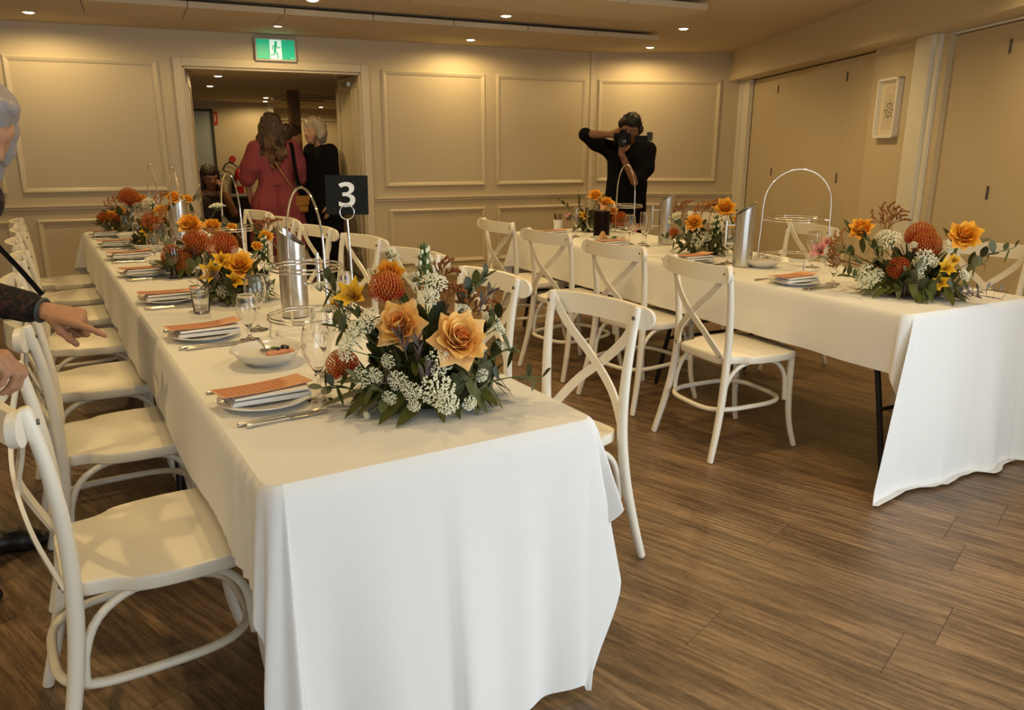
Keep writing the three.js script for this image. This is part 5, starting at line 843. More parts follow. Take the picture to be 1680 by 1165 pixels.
// ---------------------------------------------------------------- people: joints with radii, joined by a smooth minimum and meshed as one surface
function netsMesh(prims, cell, k, f0) {
  let lo = [1e9, 1e9, 1e9], hi = [-1e9, -1e9, -1e9];
  for (const [a, ra, b, rb] of prims) for (const [p, r] of [[a, ra], [b, rb]]) for (let i = 0; i < 3; i++) { lo[i] = Math.min(lo[i], p[i] - r - 3 * cell); hi[i] = Math.max(hi[i], p[i] + r + 3 * cell); }
  const n = [0, 1, 2].map((i) => Math.ceil((hi[i] - lo[i]) / cell) + 1), at = (i, j, l) => (l * n[1] + j) * n[0] + i, F = new Float32Array(n[0] * n[1] * n[2]).fill(1);
  for (const [a, ra, b, rb] of prims) {           // each bone only touches the cells near it
    const m = Math.max(ra, rb) + k + 2.5 * cell, i0 = [], i1 = [], d = [b[0] - a[0], b[1] - a[1], b[2] - a[2]], L = d[0] * d[0] + d[1] * d[1] + d[2] * d[2] || 1e-9;
    for (let c = 0; c < 3; c++) { i0.push(Math.max(0, Math.floor((Math.min(a[c], b[c]) - m - lo[c]) / cell))); i1.push(Math.min(n[c] - 1, Math.ceil((Math.max(a[c], b[c]) + m - lo[c]) / cell))); }
    for (let l = i0[2]; l <= i1[2]; l++) for (let j = i0[1]; j <= i1[1]; j++) for (let i = i0[0]; i <= i1[0]; i++) {
      const x = lo[0] + i * cell - a[0], y = lo[1] + j * cell - a[1], z = lo[2] + l * cell - a[2], t = Math.max(0, Math.min(1, (x * d[0] + y * d[1] + z * d[2]) / L));
      const s = Math.hypot(x - t * d[0], y - t * d[1], z - t * d[2]) - (ra + (rb - ra) * t), q = at(i, j, l), o = F[q], h = Math.max(0, k - Math.abs(o - s)) / k;
      F[q] = Math.min(o, s) - h * h * k * 0.25;
    }
  }
  if (f0) for (let l = 0; l < n[2]; l++) for (let j = 0; j < n[1]; j++) for (let i = 0; i < n[0]; i++) { const q = at(i, j, l); if (Math.abs(F[q]) < 0.06) F[q] = f0(lo[0] + i * cell, lo[1] + j * cell, lo[2] + l * cell, F[q]); }
  const id = new Int32Array(F.length).fill(-1), pos = [], idx = [], E = [[0, 1], [2, 3], [4, 5], [6, 7], [0, 2], [1, 3], [4, 6], [5, 7], [0, 4], [1, 5], [2, 6], [3, 7]];
  for (let l = 0; l < n[2] - 1; l++) for (let j = 0; j < n[1] - 1; j++) for (let i = 0; i < n[0] - 1; i++) {
    const v = []; let mask = 0; for (let c = 0; c < 8; c++) { const w = F[at(i + (c & 1), j + ((c >> 1) & 1), l + (c >> 2))]; v.push(w); if (w < 0) mask |= 1 << c; }
    if (mask === 0 || mask === 255) continue;
    let x = 0, y = 0, z = 0, m = 0;
    for (const [a, b] of E) if ((v[a] < 0) !== (v[b] < 0)) { const t = v[a] / (v[a] - v[b]); x += (a & 1) + t * ((b & 1) - (a & 1)); y += ((a >> 1) & 1) + t * (((b >> 1) & 1) - ((a >> 1) & 1)); z += (a >> 2) + t * ((b >> 2) - (a >> 2)); m++; }
    id[at(i, j, l)] = pos.length / 3; pos.push(lo[0] + (i + x / m) * cell, lo[1] + (j + y / m) * cell, lo[2] + (l + z / m) * cell);
  }
  for (let l = 1; l < n[2] - 1; l++) for (let j = 1; j < n[1] - 1; j++) for (let i = 1; i < n[0] - 1; i++) {
    const s = F[at(i, j, l)] < 0, quad = (a, b, c, d, flip) => { if (a < 0 || b < 0 || c < 0 || d < 0) return; flip ? idx.push(a, b, c, a, c, d) : idx.push(a, c, b, a, d, c); };
    if (s !== F[at(i + 1, j, l)] < 0) quad(id[at(i, j, l)], id[at(i, j - 1, l)], id[at(i, j - 1, l - 1)], id[at(i, j, l - 1)], !s);
    if (s !== F[at(i, j + 1, l)] < 0) quad(id[at(i, j, l)], id[at(i, j, l - 1)], id[at(i - 1, j, l - 1)], id[at(i - 1, j, l)], !s);
    if (s !== F[at(i, j, l + 1)] < 0) quad(id[at(i, j, l)], id[at(i - 1, j, l)], id[at(i - 1, j - 1, l)], id[at(i, j - 1, l)], !s);
  }
  const g = new THREE.BufferGeometry(); g.setAttribute('position', new THREE.Float32BufferAttribute(pos, 3)); g.setIndex(idx); g.computeVertexNormals(); return g;
}
const chain = (...a) => { const o = []; for (let i = 0; i + 3 < a.length; i += 2) o.push([a[i], a[i + 1], a[i + 2], a[i + 3]]); return o; };
const add3 = (a, ...t) => { const o = [...a]; for (const [v, s] of t) for (let i = 0; i < 3; i++) o[i] += v[i] * s; return o; };
const norm3 = (a) => { const l = Math.hypot(...a); return a.map((v) => v / l); };
const cross3 = (a, b) => [a[1] * b[2] - a[2] * b[1], a[2] * b[0] - a[0] * b[2], a[0] * b[1] - a[1] * b[0]];
// a hand: wrist o, forward f, back of the hand n, thumb side = ts * (f x n); curls per finger [index, middle, ring, little] as three joint bends, thumb direction in (f, s, n)
function hand(o, f, n, ts, curls, thumb, sc = 1) {
  f = norm3(f); n = norm3(add3(n, [f, -(f[0] * n[0] + f[1] * n[1] + f[2] * n[2])])); const s = cross3(f, n).map((v) => v * ts), P = [], q = (a, b, c) => add3(o, [f, a * sc], [s, b * sc], [n, c * sc]);
  const kx = [0.088, 0.092, 0.087, 0.078], ks = [0.029, 0.0095, -0.0105, -0.029], len = [[0.042, 0.026, 0.021], [0.046, 0.03, 0.022], [0.042, 0.028, 0.022], [0.033, 0.021, 0.019]], r0 = [0.0102, 0.0104, 0.0098, 0.0088];
  const wr = [0.012, 0.004, -0.004, -0.012];
  for (let i = 0; i < 4; i++) P.push([q(-0.005, wr[i], 0), 0.019 * sc, q(kx[i], ks[i], 0.002), (r0[i] + 0.0028) * sc]);
  P.push([q(0.03, 0.02, -0.006), 0.017 * sc, q(0.07, 0.018, -0.008), 0.012 * sc], [q(0.03, -0.016, -0.006), 0.016 * sc, q(0.068, -0.024, -0.006), 0.012 * sc]);
  for (let i = 0; i < 4; i++) {
    let p = q(kx[i], ks[i], 0.002), a = 0, r = r0[i];
    for (let j = 0; j < 3; j++) { a += curls[i][j]; const d = add3([0, 0, 0], [f, Math.cos(a)], [n, -Math.sin(a)], [s, (1.5 - i) * 0.02 * Math.cos(a)]), e = add3(p, [d, len[i][j] * sc]); P.push([p, r * sc, e, (r - 0.0011) * sc]); p = e; r -= 0.0011; }
  }
  let p = q(0.018, 0.022, -0.006), d = norm3(add3([0, 0, 0], [f, thumb[0]], [s, thumb[1]], [n, thumb[2]])), e = add3(p, [d, 0.042 * sc]); P.push([p, 0.0165 * sc, e, 0.0118 * sc]);
  d = norm3(add3(d, [f, 0.45])); p = e; e = add3(p, [d, 0.03 * sc]); P.push([p, 0.0112 * sc, e, 0.0102 * sc]); p = e; d = norm3(add3(d, [f, 0.25], [n, -0.2])); P.push([p, 0.0102 * sc, add3(p, [d, 0.024 * sc]), 0.0085 * sc]);
  return P;
}
// a head centred at c looking along fw (unit), up u; returns skin prims
function headPrims(c, fw, u, sc = 1) {
  const s = cross3(u, fw), q = (x, y, z) => add3(c, [s, x * sc], [u, y * sc], [fw, z * sc]);
  const P = [[q(0, 0.03, -0.022), 0.088 * sc, q(0, 0.025, 0.012), 0.084 * sc], [q(-0.028, -0.03, 0.045), 0.046 * sc, q(0.028, -0.03, 0.045), 0.046 * sc], [q(-0.02, -0.085, 0.055), 0.030 * sc, q(0.02, -0.085, 0.055), 0.030 * sc], [q(0, -0.102, 0.068), 0.018 * sc, q(0, -0.098, 0.07), 0.018 * sc]];
  P.push([q(0, 0.012, 0.094), 0.008 * sc, q(0, -0.028, 0.112), 0.0115 * sc], [q(-0.011, -0.03, 0.1), 0.0075 * sc, q(0.011, -0.03, 0.1), 0.0075 * sc]);
  P.push([q(-0.018, -0.06, 0.088), 0.0075 * sc, q(0.018, -0.06, 0.088), 0.0075 * sc]);
  for (const k of [-1, 1]) P.push([q(k * 0.086, 0.012, -0.006), 0.011 * sc, q(k * 0.084, -0.028, 0.002), 0.009 * sc], [q(k * 0.02, 0.03, 0.088), 0.009 * sc, q(k * 0.048, 0.03, 0.076), 0.008 * sc]);
  return [P, q];
}
function face(parent, q, sc = 1) {
  for (const k of [-1, 1]) { mesh('eye', sph(0.0105 * sc, ...q(k * 0.032, 0.008, 0.083), 12), mat([0.75, 0.72, 0.68], 0.3), parent); mesh('iris', sph(0.0058 * sc, ...q(k * 0.032, 0.008, 0.0895), 10), mat([0.03, 0.02, 0.015], 0.2), parent); mesh('eyebrow', tube([q(k * 0.016, 0.03, 0.095), q(k * 0.034, 0.036, 0.09), q(k * 0.052, 0.029, 0.078)], 0.003 * sc, 6, 5), mat([0.10, 0.08, 0.07], 0.8), parent); }
  mesh('lips', tube([q(-0.02, -0.062, 0.094), q(-0.008, -0.058, 0.1), q(0.008, -0.058, 0.1), q(0.02, -0.062, 0.094)], 0.0045 * sc, 8, 6), mat([0.36, 0.12, 0.10], 0.5), parent);
}
const skinTone = mat([0.42, 0.22, 0.13], 0.55), skinDark = mat([0.25, 0.12, 0.065], 0.55), skinPale = mat([0.48, 0.27, 0.17], 0.55), blackCloth = mat([0.006, 0.006, 0.007], 0.95, { specularIntensity: 0.2 }), shoeMat = mat([0.012, 0.011, 0.011], 0.4);
const strands = (x, y, z, f, amp) => f + amp * (vnoise(x * 110 + z * 60, y * 9, 0, 0, 3) - 0.5) + amp * 0.7 * (vnoise(z * 130 - x * 50, y * 14, 0, 0, 9) - 0.5);
function shoe(toe, heel, sc = 1) { const d = [toe[0] - heel[0], 0, toe[2] - heel[2]], m = (t, y) => [heel[0] + d[0] * t, y, heel[2] + d[2] * t]; return [[m(0.02, 0.045), 0.038 * sc, m(0.32, 0.042), 0.038 * sc], [m(0.3, 0.04), 0.038 * sc, m(0.72, 0.036), 0.040 * sc], [m(0.72, 0.034), 0.036 * sc, m(0.95, 0.026), 0.024 * sc], [m(0.05, 0.085), 0.034 * sc, m(0.25, 0.07), 0.036 * sc]]; }
// person leaning in at the left edge: pointing with one hand, gripping the chair with the other
{
  const B = [-0.42, 0, -2.78], t = thing('person', 'grey-haired person in a black lace top at the left edge, pointing across the table', 'person', B), W = (p) => [p[0] - B[0], p[1], p[2] - B[2]];
  const pr = (l) => l.map(([a, ra, b, rb]) => [W(a), ra, W(b), rb]);
  const fw = norm3([0.55, -0.55, 0.62]), sd = norm3(cross3([0, 1, 0], fw)), u = norm3(cross3(fw, sd)), hc = [-0.112, 1.435, -2.66];
  const [hp, q] = headPrims(hc, fw, u, 1);
  const LS = [-0.15, 1.225, -2.87], RS = [-0.42, 1.215, -2.60], LE = [-0.27, 0.98, -2.83], LW = [0.008, 0.905, -2.645], RE = [-0.47, 0.985, -2.28], RWr = [-0.185, 0.945, -2.0], neck = [-0.245, 1.28, -2.74], hip = [-0.45, 0.88, -2.86];
  const skin = [...hp, [neck, 0.05, hc, 0.052], ...chain(LE, 0.04, LW, 0.026), ...chain(RS, 0.05, RE, 0.042, RWr, 0.028), ...chain(LS, 0.05, LE, 0.042), [neck, 0.06, [-0.38, 1.1, -2.8], 0.09]];
  const hL = hand(LW, [0.165, -0.045, 0.105], [-0.1, 1, 0.35], 1, [[0.12, 0.1, 0.08], [1.25, 1.5, 0.9], [1.35, 1.5, 0.9], [1.4, 1.4, 0.9]], [0.75, 0.25, -0.75], 1.02);
  const hR = hand(RWr, [0.115, -0.02, 0.012], [0.02, 1, 0], -1, [[0.75, 1.0, 0.5], [0.8, 1.05, 0.5], [0.85, 1.0, 0.5], [0.9, 1.0, 0.5]], [0.55, 0.7, -0.55], 1.02);
  const bodyG = netsMesh(pr(skin), 0.008, 0.03), hg = [hL, hR].map((h) => netsMesh(pr(h), 0.003, 0.008));
  mesh('body', merge([bodyG, ...hg]), skinTone, t);
  const qq = (x, y, z) => W(q(x, y, z)); face(t, qq);
  // hair: a chin-length bob
  const hair = [[q(0, 0.055, -0.04), 0.096, q(0, 0.05, 0.0), 0.09], [q(-0.06, 0.01, -0.05), 0.07, q(0.06, 0.01, -0.05), 0.07]];
  for (const k of [-1, 1]) hair.push(...chain(q(k * 0.06, 0.07, 0.01), 0.045, q(k * 0.094, 0.0, 0.012), 0.032, q(k * 0.1, -0.07, 0.02), 0.03, q(k * 0.095, -0.15, 0.032), 0.018), ...chain(q(k * 0.07, 0.0, -0.07), 0.045, q(k * 0.08, -0.08, -0.05), 0.035, q(k * 0.075, -0.15, -0.03), 0.022));
  hair.push(...chain(q(-0.05, -0.02, -0.09), 0.05, q(0, -0.09, -0.085), 0.045), ...chain(q(0.05, -0.02, -0.09), 0.05, q(0, -0.09, -0.085), 0.045), ...chain(q(-0.05, 0.105, 0.04), 0.026, q(0.04, 0.098, 0.068), 0.018));
  mesh('hair', netsMesh(pr(hair), 0.006, 0.02, (x, y, z, f) => strands(x, y, z, f, 0.009)), mat([0.27, 0.245, 0.235], 0.5), t);
  const top = [...chain([-0.3, 1.2, -2.76], 0.10, [-0.42, 1.02, -2.82], 0.135, [-0.45, 0.88, -2.86], 0.145), [LS, 0.085, RS, 0.085], ...chain(LS, 0.066, LE, 0.058, add3(LE, [[LW[0] - LE[0], LW[1] - LE[1], LW[2] - LE[2]], 0.80]), 0.047), ...chain(RS, 0.066, add3(RS, [[RE[0] - RS[0], RE[1] - RS[1], RE[2] - RS[2]], 0.9]), 0.058)];
  const lace = dataTex(256, 256, (a, b) => { const n = vnoise(a * 22, b * 22, 22, 22, 21), m = vnoise(a * 70, b * 70, 70, 70, 5), h = (n - 0.5) * 1.0 + (m - 0.5) * 0.8; return h > 0.16 ? [0.24, 0.145, 0.12] : [0.055, 0.05, 0.055]; }, true);
  const topG = netsMesh(pr(top), 0.009, 0.03); { const p = topG.attributes.position, uv = new Float32Array(p.count * 2); for (let i = 0; i < p.count; i++) { uv[i * 2] = (p.getX(i) + 0.5 * p.getZ(i)) * 4; uv[i * 2 + 1] = p.getY(i) * 4; } topG.setAttribute('uv', new THREE.BufferAttribute(uv, 2)); }
  mesh('lace_top', topG, mat(new THREE.Color(1, 1, 1), 0.9, { map: lace }), t);
  const legs = [...chain([-0.42, 0.88, -2.94], 0.125, [-0.38, 0.48, -3.03], 0.085, [-0.335, 0.13, -3.04], 0.06), ...chain([-0.47, 0.88, -2.78], 0.125, [-0.48, 0.48, -2.74], 0.085, [-0.46, 0.13, -2.72], 0.06)];
  mesh('trousers', netsMesh(pr(legs), 0.012, 0.05), blackCloth, t);
  mesh('shoe', netsMesh(pr(shoe([-0.105, 0, -3.02], [-0.36, 0, -3.045])), 0.007, 0.03), shoeMat, t); mesh('shoe', netsMesh(pr(shoe([-0.245, 0, -2.675], [-0.49, 0, -2.73])), 0.007, 0.03), shoeMat, t);
  // bracelet and the strap of a bag hanging from the shoulder
  const dir = V(LW[0] - LE[0], LW[1] - LE[1], LW[2] - LE[2]).normalize(), c = V(...W(add3(LE, [[LW[0] - LE[0], LW[1] - LE[1], LW[2] - LE[2]], 0.93]))), e1 = V(0, 1, 0).cross(dir).normalize(), e2 = dir.clone().cross(e1), ring = [];
  for (let k = 0; k < 20; k++) { const a = k / 20 * Math.PI * 2; ring.push(c.clone().addScaledVector(e1, Math.cos(a) * 0.033).addScaledVector(e2, Math.sin(a) * 0.033)); }
  mesh('bracelet', tube(ring, 0.006, 40, 8, true), mat([0.035, 0.055, 0.06], 0.4), t);
  mesh('bag_strap', strip([W([-0.20, 1.28, -2.82]), W([-0.11, 1.12, -2.72]), W([-0.05, 1.03, -2.68]), W([-0.005, 0.955, -2.66])].map((p) => p), 0.014, 0.004, 20, [1, 0, 0.2]), blackCloth, t);
}
// photographer at the far end of the right-hand table
{
  const P0 = [4.78, 0, -5.82], t = thing('person', 'photographer in black clothes holding a camera up to the face', 'person', P0, Math.atan2(-P0[0], -P0[2]));
  const hc = [0.015, 1.515, 0.02], [hp, q] = headPrims(hc, norm3([-0.12, -0.2, 0.97]), norm3([0.06, 0.98, 0.2]), 0.98);
  const RS = [-0.165, 1.345, -0.02], RE = [-0.385, 1.475, 0.10], RH = [-0.165, 1.475, 0.155], LS = [0.185, 1.34, -0.02], LE = [0.075, 1.06, 0.13], LH = [-0.055, 1.31, 0.19];
  const skin = [...hp, [[0.01, 1.36, -0.01], 0.055, [0.012, 1.46, 0.0], 0.052], ...chain(add3(RE, [[RH[0] - RE[0], RH[1] - RE[1], RH[2] - RE[2]], 0.12]), 0.042, RH, 0.028), ...chain(LE, 0.040, LH, 0.027)];
  const hR = hand(RH, [0.9, 0.02, 0.25], [0, 0.35, 1], -1, [[0.5, 0.6, 0.3], [0.8, 0.8, 0.4], [0.8, 0.9, 0.4], [0.8, 0.9, 0.4]], [0.6, 0.6, -0.4], 0.95), hL = hand(LH, [0.15, 0.95, 0.1], [0.5, -0.2, 0.9], 1, [[0.7, 0.7, 0.4], [0.7, 0.8, 0.4], [0.7, 0.8, 0.4], [0.7, 0.8, 0.4]], [0.4, 0.8, -0.3], 0.95);
  mesh('body', merge([netsMesh(skin, 0.01, 0.025), netsMesh(hR, 0.0045, 0.008), netsMesh(hL, 0.0045, 0.008)]), skinDark, t); face(t, q, 0.98);
  const hair = [[q(0, 0.065, -0.035), 0.088, q(0, 0.075, 0.015), 0.080], [q(-0.05, 0.0, -0.06), 0.06, q(0.05, 0.0, -0.06), 0.06], ...chain(q(-0.07, 0.07, 0.03), 0.035, q(-0.082, 0.0, 0.01), 0.02), ...chain(q(0.07, 0.07, 0.03), 0.035, q(0.082, 0.0, 0.01), 0.02), [q(-0.04, 0.11, 0.05), 0.035, q(0.05, 0.11, 0.05), 0.035], [q(0.06, 0.12, 0), 0.03, q(0.075, 0.14, 0.0), 0.012]];
  mesh('hair', netsMesh(hair, 0.008, 0.02, (x, y, z, f) => strands(x, y, z, f, 0.02)), mat([0.012, 0.009, 0.008], 0.5), t);
  const shirt = [[[-0.12, 1.33, -0.02], 0.085, [0.13, 1.33, -0.02], 0.085], ...chain([-0.07, 1.26, -0.01], 0.115, [-0.07, 1.02, 0.0], 0.105, [-0.10, 0.83, 0.0], 0.115), ...chain([0.075, 1.26, -0.01], 0.115, [0.08, 1.02, 0.0], 0.105, [0.085, 0.80, 0.0], 0.11), ...chain(RS, 0.078, [-0.29, 1.405, 0.05], 0.068, add3(RE, [[0.2, -0.02, 0.05], -0.02]), 0.062), ...chain(LS, 0.08, [0.175, 1.18, 0.03], 0.07, [0.105, 1.085, 0.10], 0.06)];
  mesh('shirt', netsMesh(shirt, 0.011, 0.04), blackCloth, t);
  const tr = [...chain([-0.07, 0.84, 0], 0.115, [-0.085, 0.46, 0.01], 0.078, [-0.095, 0.1, 0], 0.062), ...chain([0.07, 0.84, 0], 0.115, [0.085, 0.46, 0.01], 0.078, [0.1, 0.1, 0], 0.062)];
  mesh('trousers', netsMesh(tr, 0.013, 0.05), mat([0.006, 0.006, 0.008], 0.95, { specularIntensity: 0.2 }), t);
  for (const s of [-1, 1]) mesh('shoe', netsMesh(shoe([s * 0.12, 0, 0.2], [s * 0.095, 0, -0.06]), 0.009, 0.03), shoeMat, t);
  mesh('wristband', tube(Array.from({ length: 14 }, (_, k) => { const a = k / 14 * Math.PI * 2; return [LH[0] + 0.012 + 0.03 * Math.cos(a), LH[1] - 0.035 + 0.01 * Math.cos(a), LH[2] - 0.01 + 0.03 * Math.sin(a)]; }), 0.004, 28, 6, true), mat([0.12, 0.02, 0.015], 0.5), t);
  const cam = thing('camera', 'black camera with lens and flash in the photographer hands', 'camera', P0, Math.atan2(-P0[0], -P0[2])); const cm = mat([0.008, 0.008, 0.009], 0.55, { specularIntensity: 0.3 });
  mesh('camera_body', merge([bx(0.145, 0.1, 0.07, -0.045, 1.44, 0.20, 0.012), bx(0.06, 0.035, 0.055, -0.045, 1.50, 0.20, 0.01), bx(0.035, 0.11, 0.085, -0.112, 1.435, 0.205, 0.012)]), cm, cam);
  mesh('lens', merge([cyl(0.038, 0.042, 0.09, -0.05, 1.415, 0.275, 24, [Math.PI / 2 + 0.12, 0, 0]), cyl(0.044, 0.044, 0.025, -0.05, 1.41, 0.325, 24, [Math.PI / 2 + 0.12, 0, 0])]), cm, cam);
  mesh('front_glass', T(lathe([[0.0001, 0.006], [0.02, 0.004], [0.034, 0.0]], 20), [-0.05, 1.4085, 0.338], [Math.PI / 2 + 0.12, 0, 0]), mat([0.01, 0.01, 0.015], 0.05), cam);
  mesh('second_camera_body', merge([bx(0.11, 0.075, 0.06, 0.115, 1.43, 0.175, 0.01)]), cm, cam);
  mesh('flash_head', bx(0.05, 0.075, 0.05, 0.19, 1.46, 0.165, 0.006), mat([0.03, 0.03, 0.032], 0.5), cam); mesh('flash_window', bx(0.006, 0.06, 0.042, 0.2165, 1.46, 0.168, 0.001), mat([0.32, 0.28, 0.22], 0.3), cam);
}
// guests in the doorway
function standing(name, label, at, yaw, o) {
  const t = thing('person', label, 'person', at, yaw), h = o.h, sc = h / 1.68, Y = (f) => f * h, fwH = norm3(o.look || [0, -0.05, 1]), uH = norm3(cross3(fwH, norm3(cross3([0, 1, 0], fwH)))), hc = [o.hx || 0, Y(0.925), (o.hz || 0.02)];
  const [hp, q] = headPrims(hc, fwH, uH, 0.95 * sc);
  const sw = o.sw || 0.175, arms = o.arms || [[[-sw, Y(0.81), 0], [-sw - 0.06, Y(0.63), 0.02], [-sw - 0.05, Y(0.49), 0.07]], [[sw, Y(0.81), 0], [sw + 0.06, Y(0.63), 0.02], [sw + 0.05, Y(0.49), 0.07]]];
  const skin = [...hp, [[0, Y(0.82), 0], 0.05 * sc, [hc[0] * 0.7, Y(0.88), hc[2] * 0.5], 0.048 * sc]];
  const hands = []; for (const [i, [S, E, Wr]] of arms.entries()) { skin.push(...chain(S, 0.045, E, 0.036, Wr, 0.025)); hands.push(netsMesh(hand(Wr, add3(Wr, [E, -1]), [i ? 1 : -1, 0, 0.2], i ? 1 : -1, [[0.25, 0.35, 0.2], [0.3, 0.4, 0.2], [0.35, 0.4, 0.2], [0.4, 0.4, 0.2]], [0.8, 0.5, -0.3], 0.92), 0.005, 0.008)); }
  for (const s of [-1, 1]) skin.push(...chain([s * 0.08, Y(0.5), 0], 0.07, [s * 0.085, Y(0.27), 0.01], 0.055, [s * 0.085, Y(0.05), 0], 0.035));
  mesh('body', merge([netsMesh(skin, 0.011, 0.025), ...hands]), o.skin, t); face(t, q, 0.95 * sc);
  for (const s of [-1, 1]) mesh('shoe', netsMesh(shoe([s * 0.1, 0, 0.19], [s * 0.085, 0, -0.05]), 0.011, 0.03), shoeMat, t);
  return [t, q, Y, arms];
}
{
  const at = [2.175, 0, -8.22], [t, q, Y, arms] = standing('person', 'woman in a pink dress with long wavy hair, back turned, in the doorway', at, Math.PI - 0.15, { h: 1.66, skin: skinTone, look: [-0.3, -0.05, 0.95], sw: 0.18, arms: [[[-0.175, 1.33, 0], [-0.27, 1.04, 0.03], [-0.17, 0.86, 0.15]], [[0.175, 1.33, 0], [0.285, 1.03, 0.0], [0.25, 0.80, 0.06]]] });
  const dress = [[[-0.11, 1.33, 0], 0.088, [0.11, 1.33, 0], 0.088], ...chain([-0.07, 1.24, 0], 0.115, [-0.06, 0.99, 0], 0.10), ...chain([0.07, 1.24, 0], 0.115, [0.06, 0.99, 0], 0.10), ...chain([-0.06, 0.98, 0], 0.11, [-0.1, 0.78, 0], 0.15, [-0.13, 0.42, 0], 0.165), ...chain([0.06, 0.98, 0], 0.11, [0.1, 0.78, 0], 0.15, [0.13, 0.42, 0], 0.165)];
  for (const [S, E] of arms) dress.push(...chain(S, 0.088, add3(S, [[E[0] - S[0], E[1] - S[1], E[2] - S[2]], 0.6]), 0.098, add3(S, [[E[0] - S[0], E[1] - S[1], E[2] - S[2]], 0.97]), 0.082));
  mesh('pink_dress', netsMesh(dress, 0.011, 0.035, (x, y, z, f) => f + 0.006 * Math.sin(Math.atan2(x, z) * 17 + y * 6) * (y < 0.97 ? 1 : 0.35)), mat([0.30, 0.070, 0.085], 0.9, { specularIntensity: 0.3 }), t);
  mesh('dress_seam', tube(Array.from({ length: 20 }, (_, k) => { const a = k / 20 * Math.PI * 2; return [0.168 * Math.cos(a), 0.985, 0.112 * Math.sin(a)]; }), 0.008, 40, 6, true), mat([0.26, 0.06, 0.075], 0.9), t);
  const hair = [[q(0, 0.055, -0.035), 0.098, q(0, 0.06, 0.0), 0.09], ...chain(q(-0.05, 0.0, -0.06), 0.07, q(-0.075, -0.14, -0.085), 0.062, q(-0.085, -0.27, -0.085), 0.058, q(-0.07, -0.37, -0.09), 0.03), ...chain(q(0.05, 0.0, -0.06), 0.07, q(0.07, -0.14, -0.085), 0.064, q(0.085, -0.27, -0.085), 0.056, q(0.06, -0.36, -0.09), 0.03), ...chain(q(0, 0.0, -0.085), 0.07, q(0, -0.2, -0.11), 0.07, q(0.0, -0.40, -0.10), 0.032), ...chain(q(0.08, -0.1, 0.0), 0.045, q(0.11, -0.26, -0.03), 0.042), ...chain(q(-0.08, -0.1, 0.0), 0.045, q(-0.11, -0.26, -0.03), 0.042)];
  const hg = netsMesh(hair, 0.009, 0.025, (x, y, z, f) => strands(x + 0.012 * Math.sin(y * 45 + x * 30), y, z, f, 0.034));
  paint(hg, (x, y, z) => { const n = vnoise(x * 60 + z * 40, y * 7, 0, 0, 4), k = Math.max(0, Math.min(1, (n - 0.35) * 1.7)) * Math.max(0, Math.min(1, (1.52 - y) * 4)); return mix3([0.052, 0.024, 0.014], [0.24, 0.13, 0.055], k); });
  mesh('hair', hg, vmat(0.5), t);
  mesh('necklace_strap', strip([[0.10, 1.40, -0.02], [0.06, 1.30, -0.12], [-0.04, 1.12, -0.128], [-0.14, 0.95, -0.11], [-0.2, 0.86, -0.04]], 0.012, 0.004, 24, [0.8, 0.6, 0]), mat([0.42, 0.22, 0.06], 0.6), t);
  mesh('shoulder_strap', strip([[-0.145, 1.425, 0.0], [-0.165, 1.36, -0.1], [-0.175, 1.2, -0.125], [-0.2, 1.0, -0.125], [-0.235, 0.87, -0.10]], 0.036, 0.006, 24, [1, 0.1, 0]), blackCloth, t);
  const b = thing('handbag', 'mustard yellow handbag at the hip of the woman in pink', 'bag', [2.42, 0.70, -8.10], 0.1);
  mesh('bag_body', bx(0.21, 0.17, 0.07, 0, 0.085, 0, 0.03), mat([0.46, 0.22, 0.03], 0.6), b); mesh('flap', bx(0.214, 0.10, 0.012, 0, 0.122, 0.036, 0.006), mat([0.42, 0.195, 0.025], 0.6), b); mesh('clasp', bx(0.02, 0.014, 0.006, 0, 0.08, 0.044, 0.002), boltMat, b);
}
{
  const at = [2.60, 0, -8.05], [t, q, Y, arms] = standing('person', 'grey-haired woman in black in the doorway, leaning in for a kiss', at, -1.25, { h: 1.62, skin: skinPale, look: [0.1, 0.02, 1], hx: 0, hz: 0.07, sw: 0.165 });
  const dress = [[[-0.11, 1.29, 0], 0.088, [0.11, 1.29, 0], 0.088], ...chain([-0.08, 1.2, -0.01], 0.12, [-0.08, 0.95, 0], 0.115, [-0.10, 0.75, 0], 0.14, [-0.1, 0.3, 0], 0.13), ...chain([0.08, 1.2, -0.01], 0.12, [0.08, 0.95, 0], 0.115, [0.10, 0.75, 0], 0.14, [0.1, 0.3, 0], 0.13)];
  for (const [S, E, Wr] of arms) dress.push(...chain(S, 0.075, E, 0.06, add3(E, [[Wr[0] - E[0], Wr[1] - E[1], Wr[2] - E[2]], 0.7]), 0.05));
  mesh('black_dress', netsMesh(dress, 0.012, 0.04), blackCloth, t);
  const hair = [[q(0, 0.055, -0.04), 0.1, q(0, 0.06, -0.005), 0.093], [q(-0.06, -0.01, -0.05), 0.065, q(0.06, -0.01, -0.05), 0.065], ...chain(q(0.07, 0.05, 0.02), 0.04, q(0.088, -0.05, -0.01), 0.028), ...chain(q(-0.07, 0.05, 0.02), 0.04, q(-0.088, -0.05, -0.01), 0.028), [q(-0.04, -0.07, -0.075), 0.045, q(0.04, -0.07, -0.075), 0.045], [q(-0.04, 0.11, 0.05), 0.03, q(0.05, 0.1, 0.05), 0.03]];
  mesh('hair', netsMesh(hair, 0.008, 0.02, (x, y, z, f) => strands(x, y, z, f, 0.024)), mat([0.36, 0.30, 0.22], 0.5), t);
}
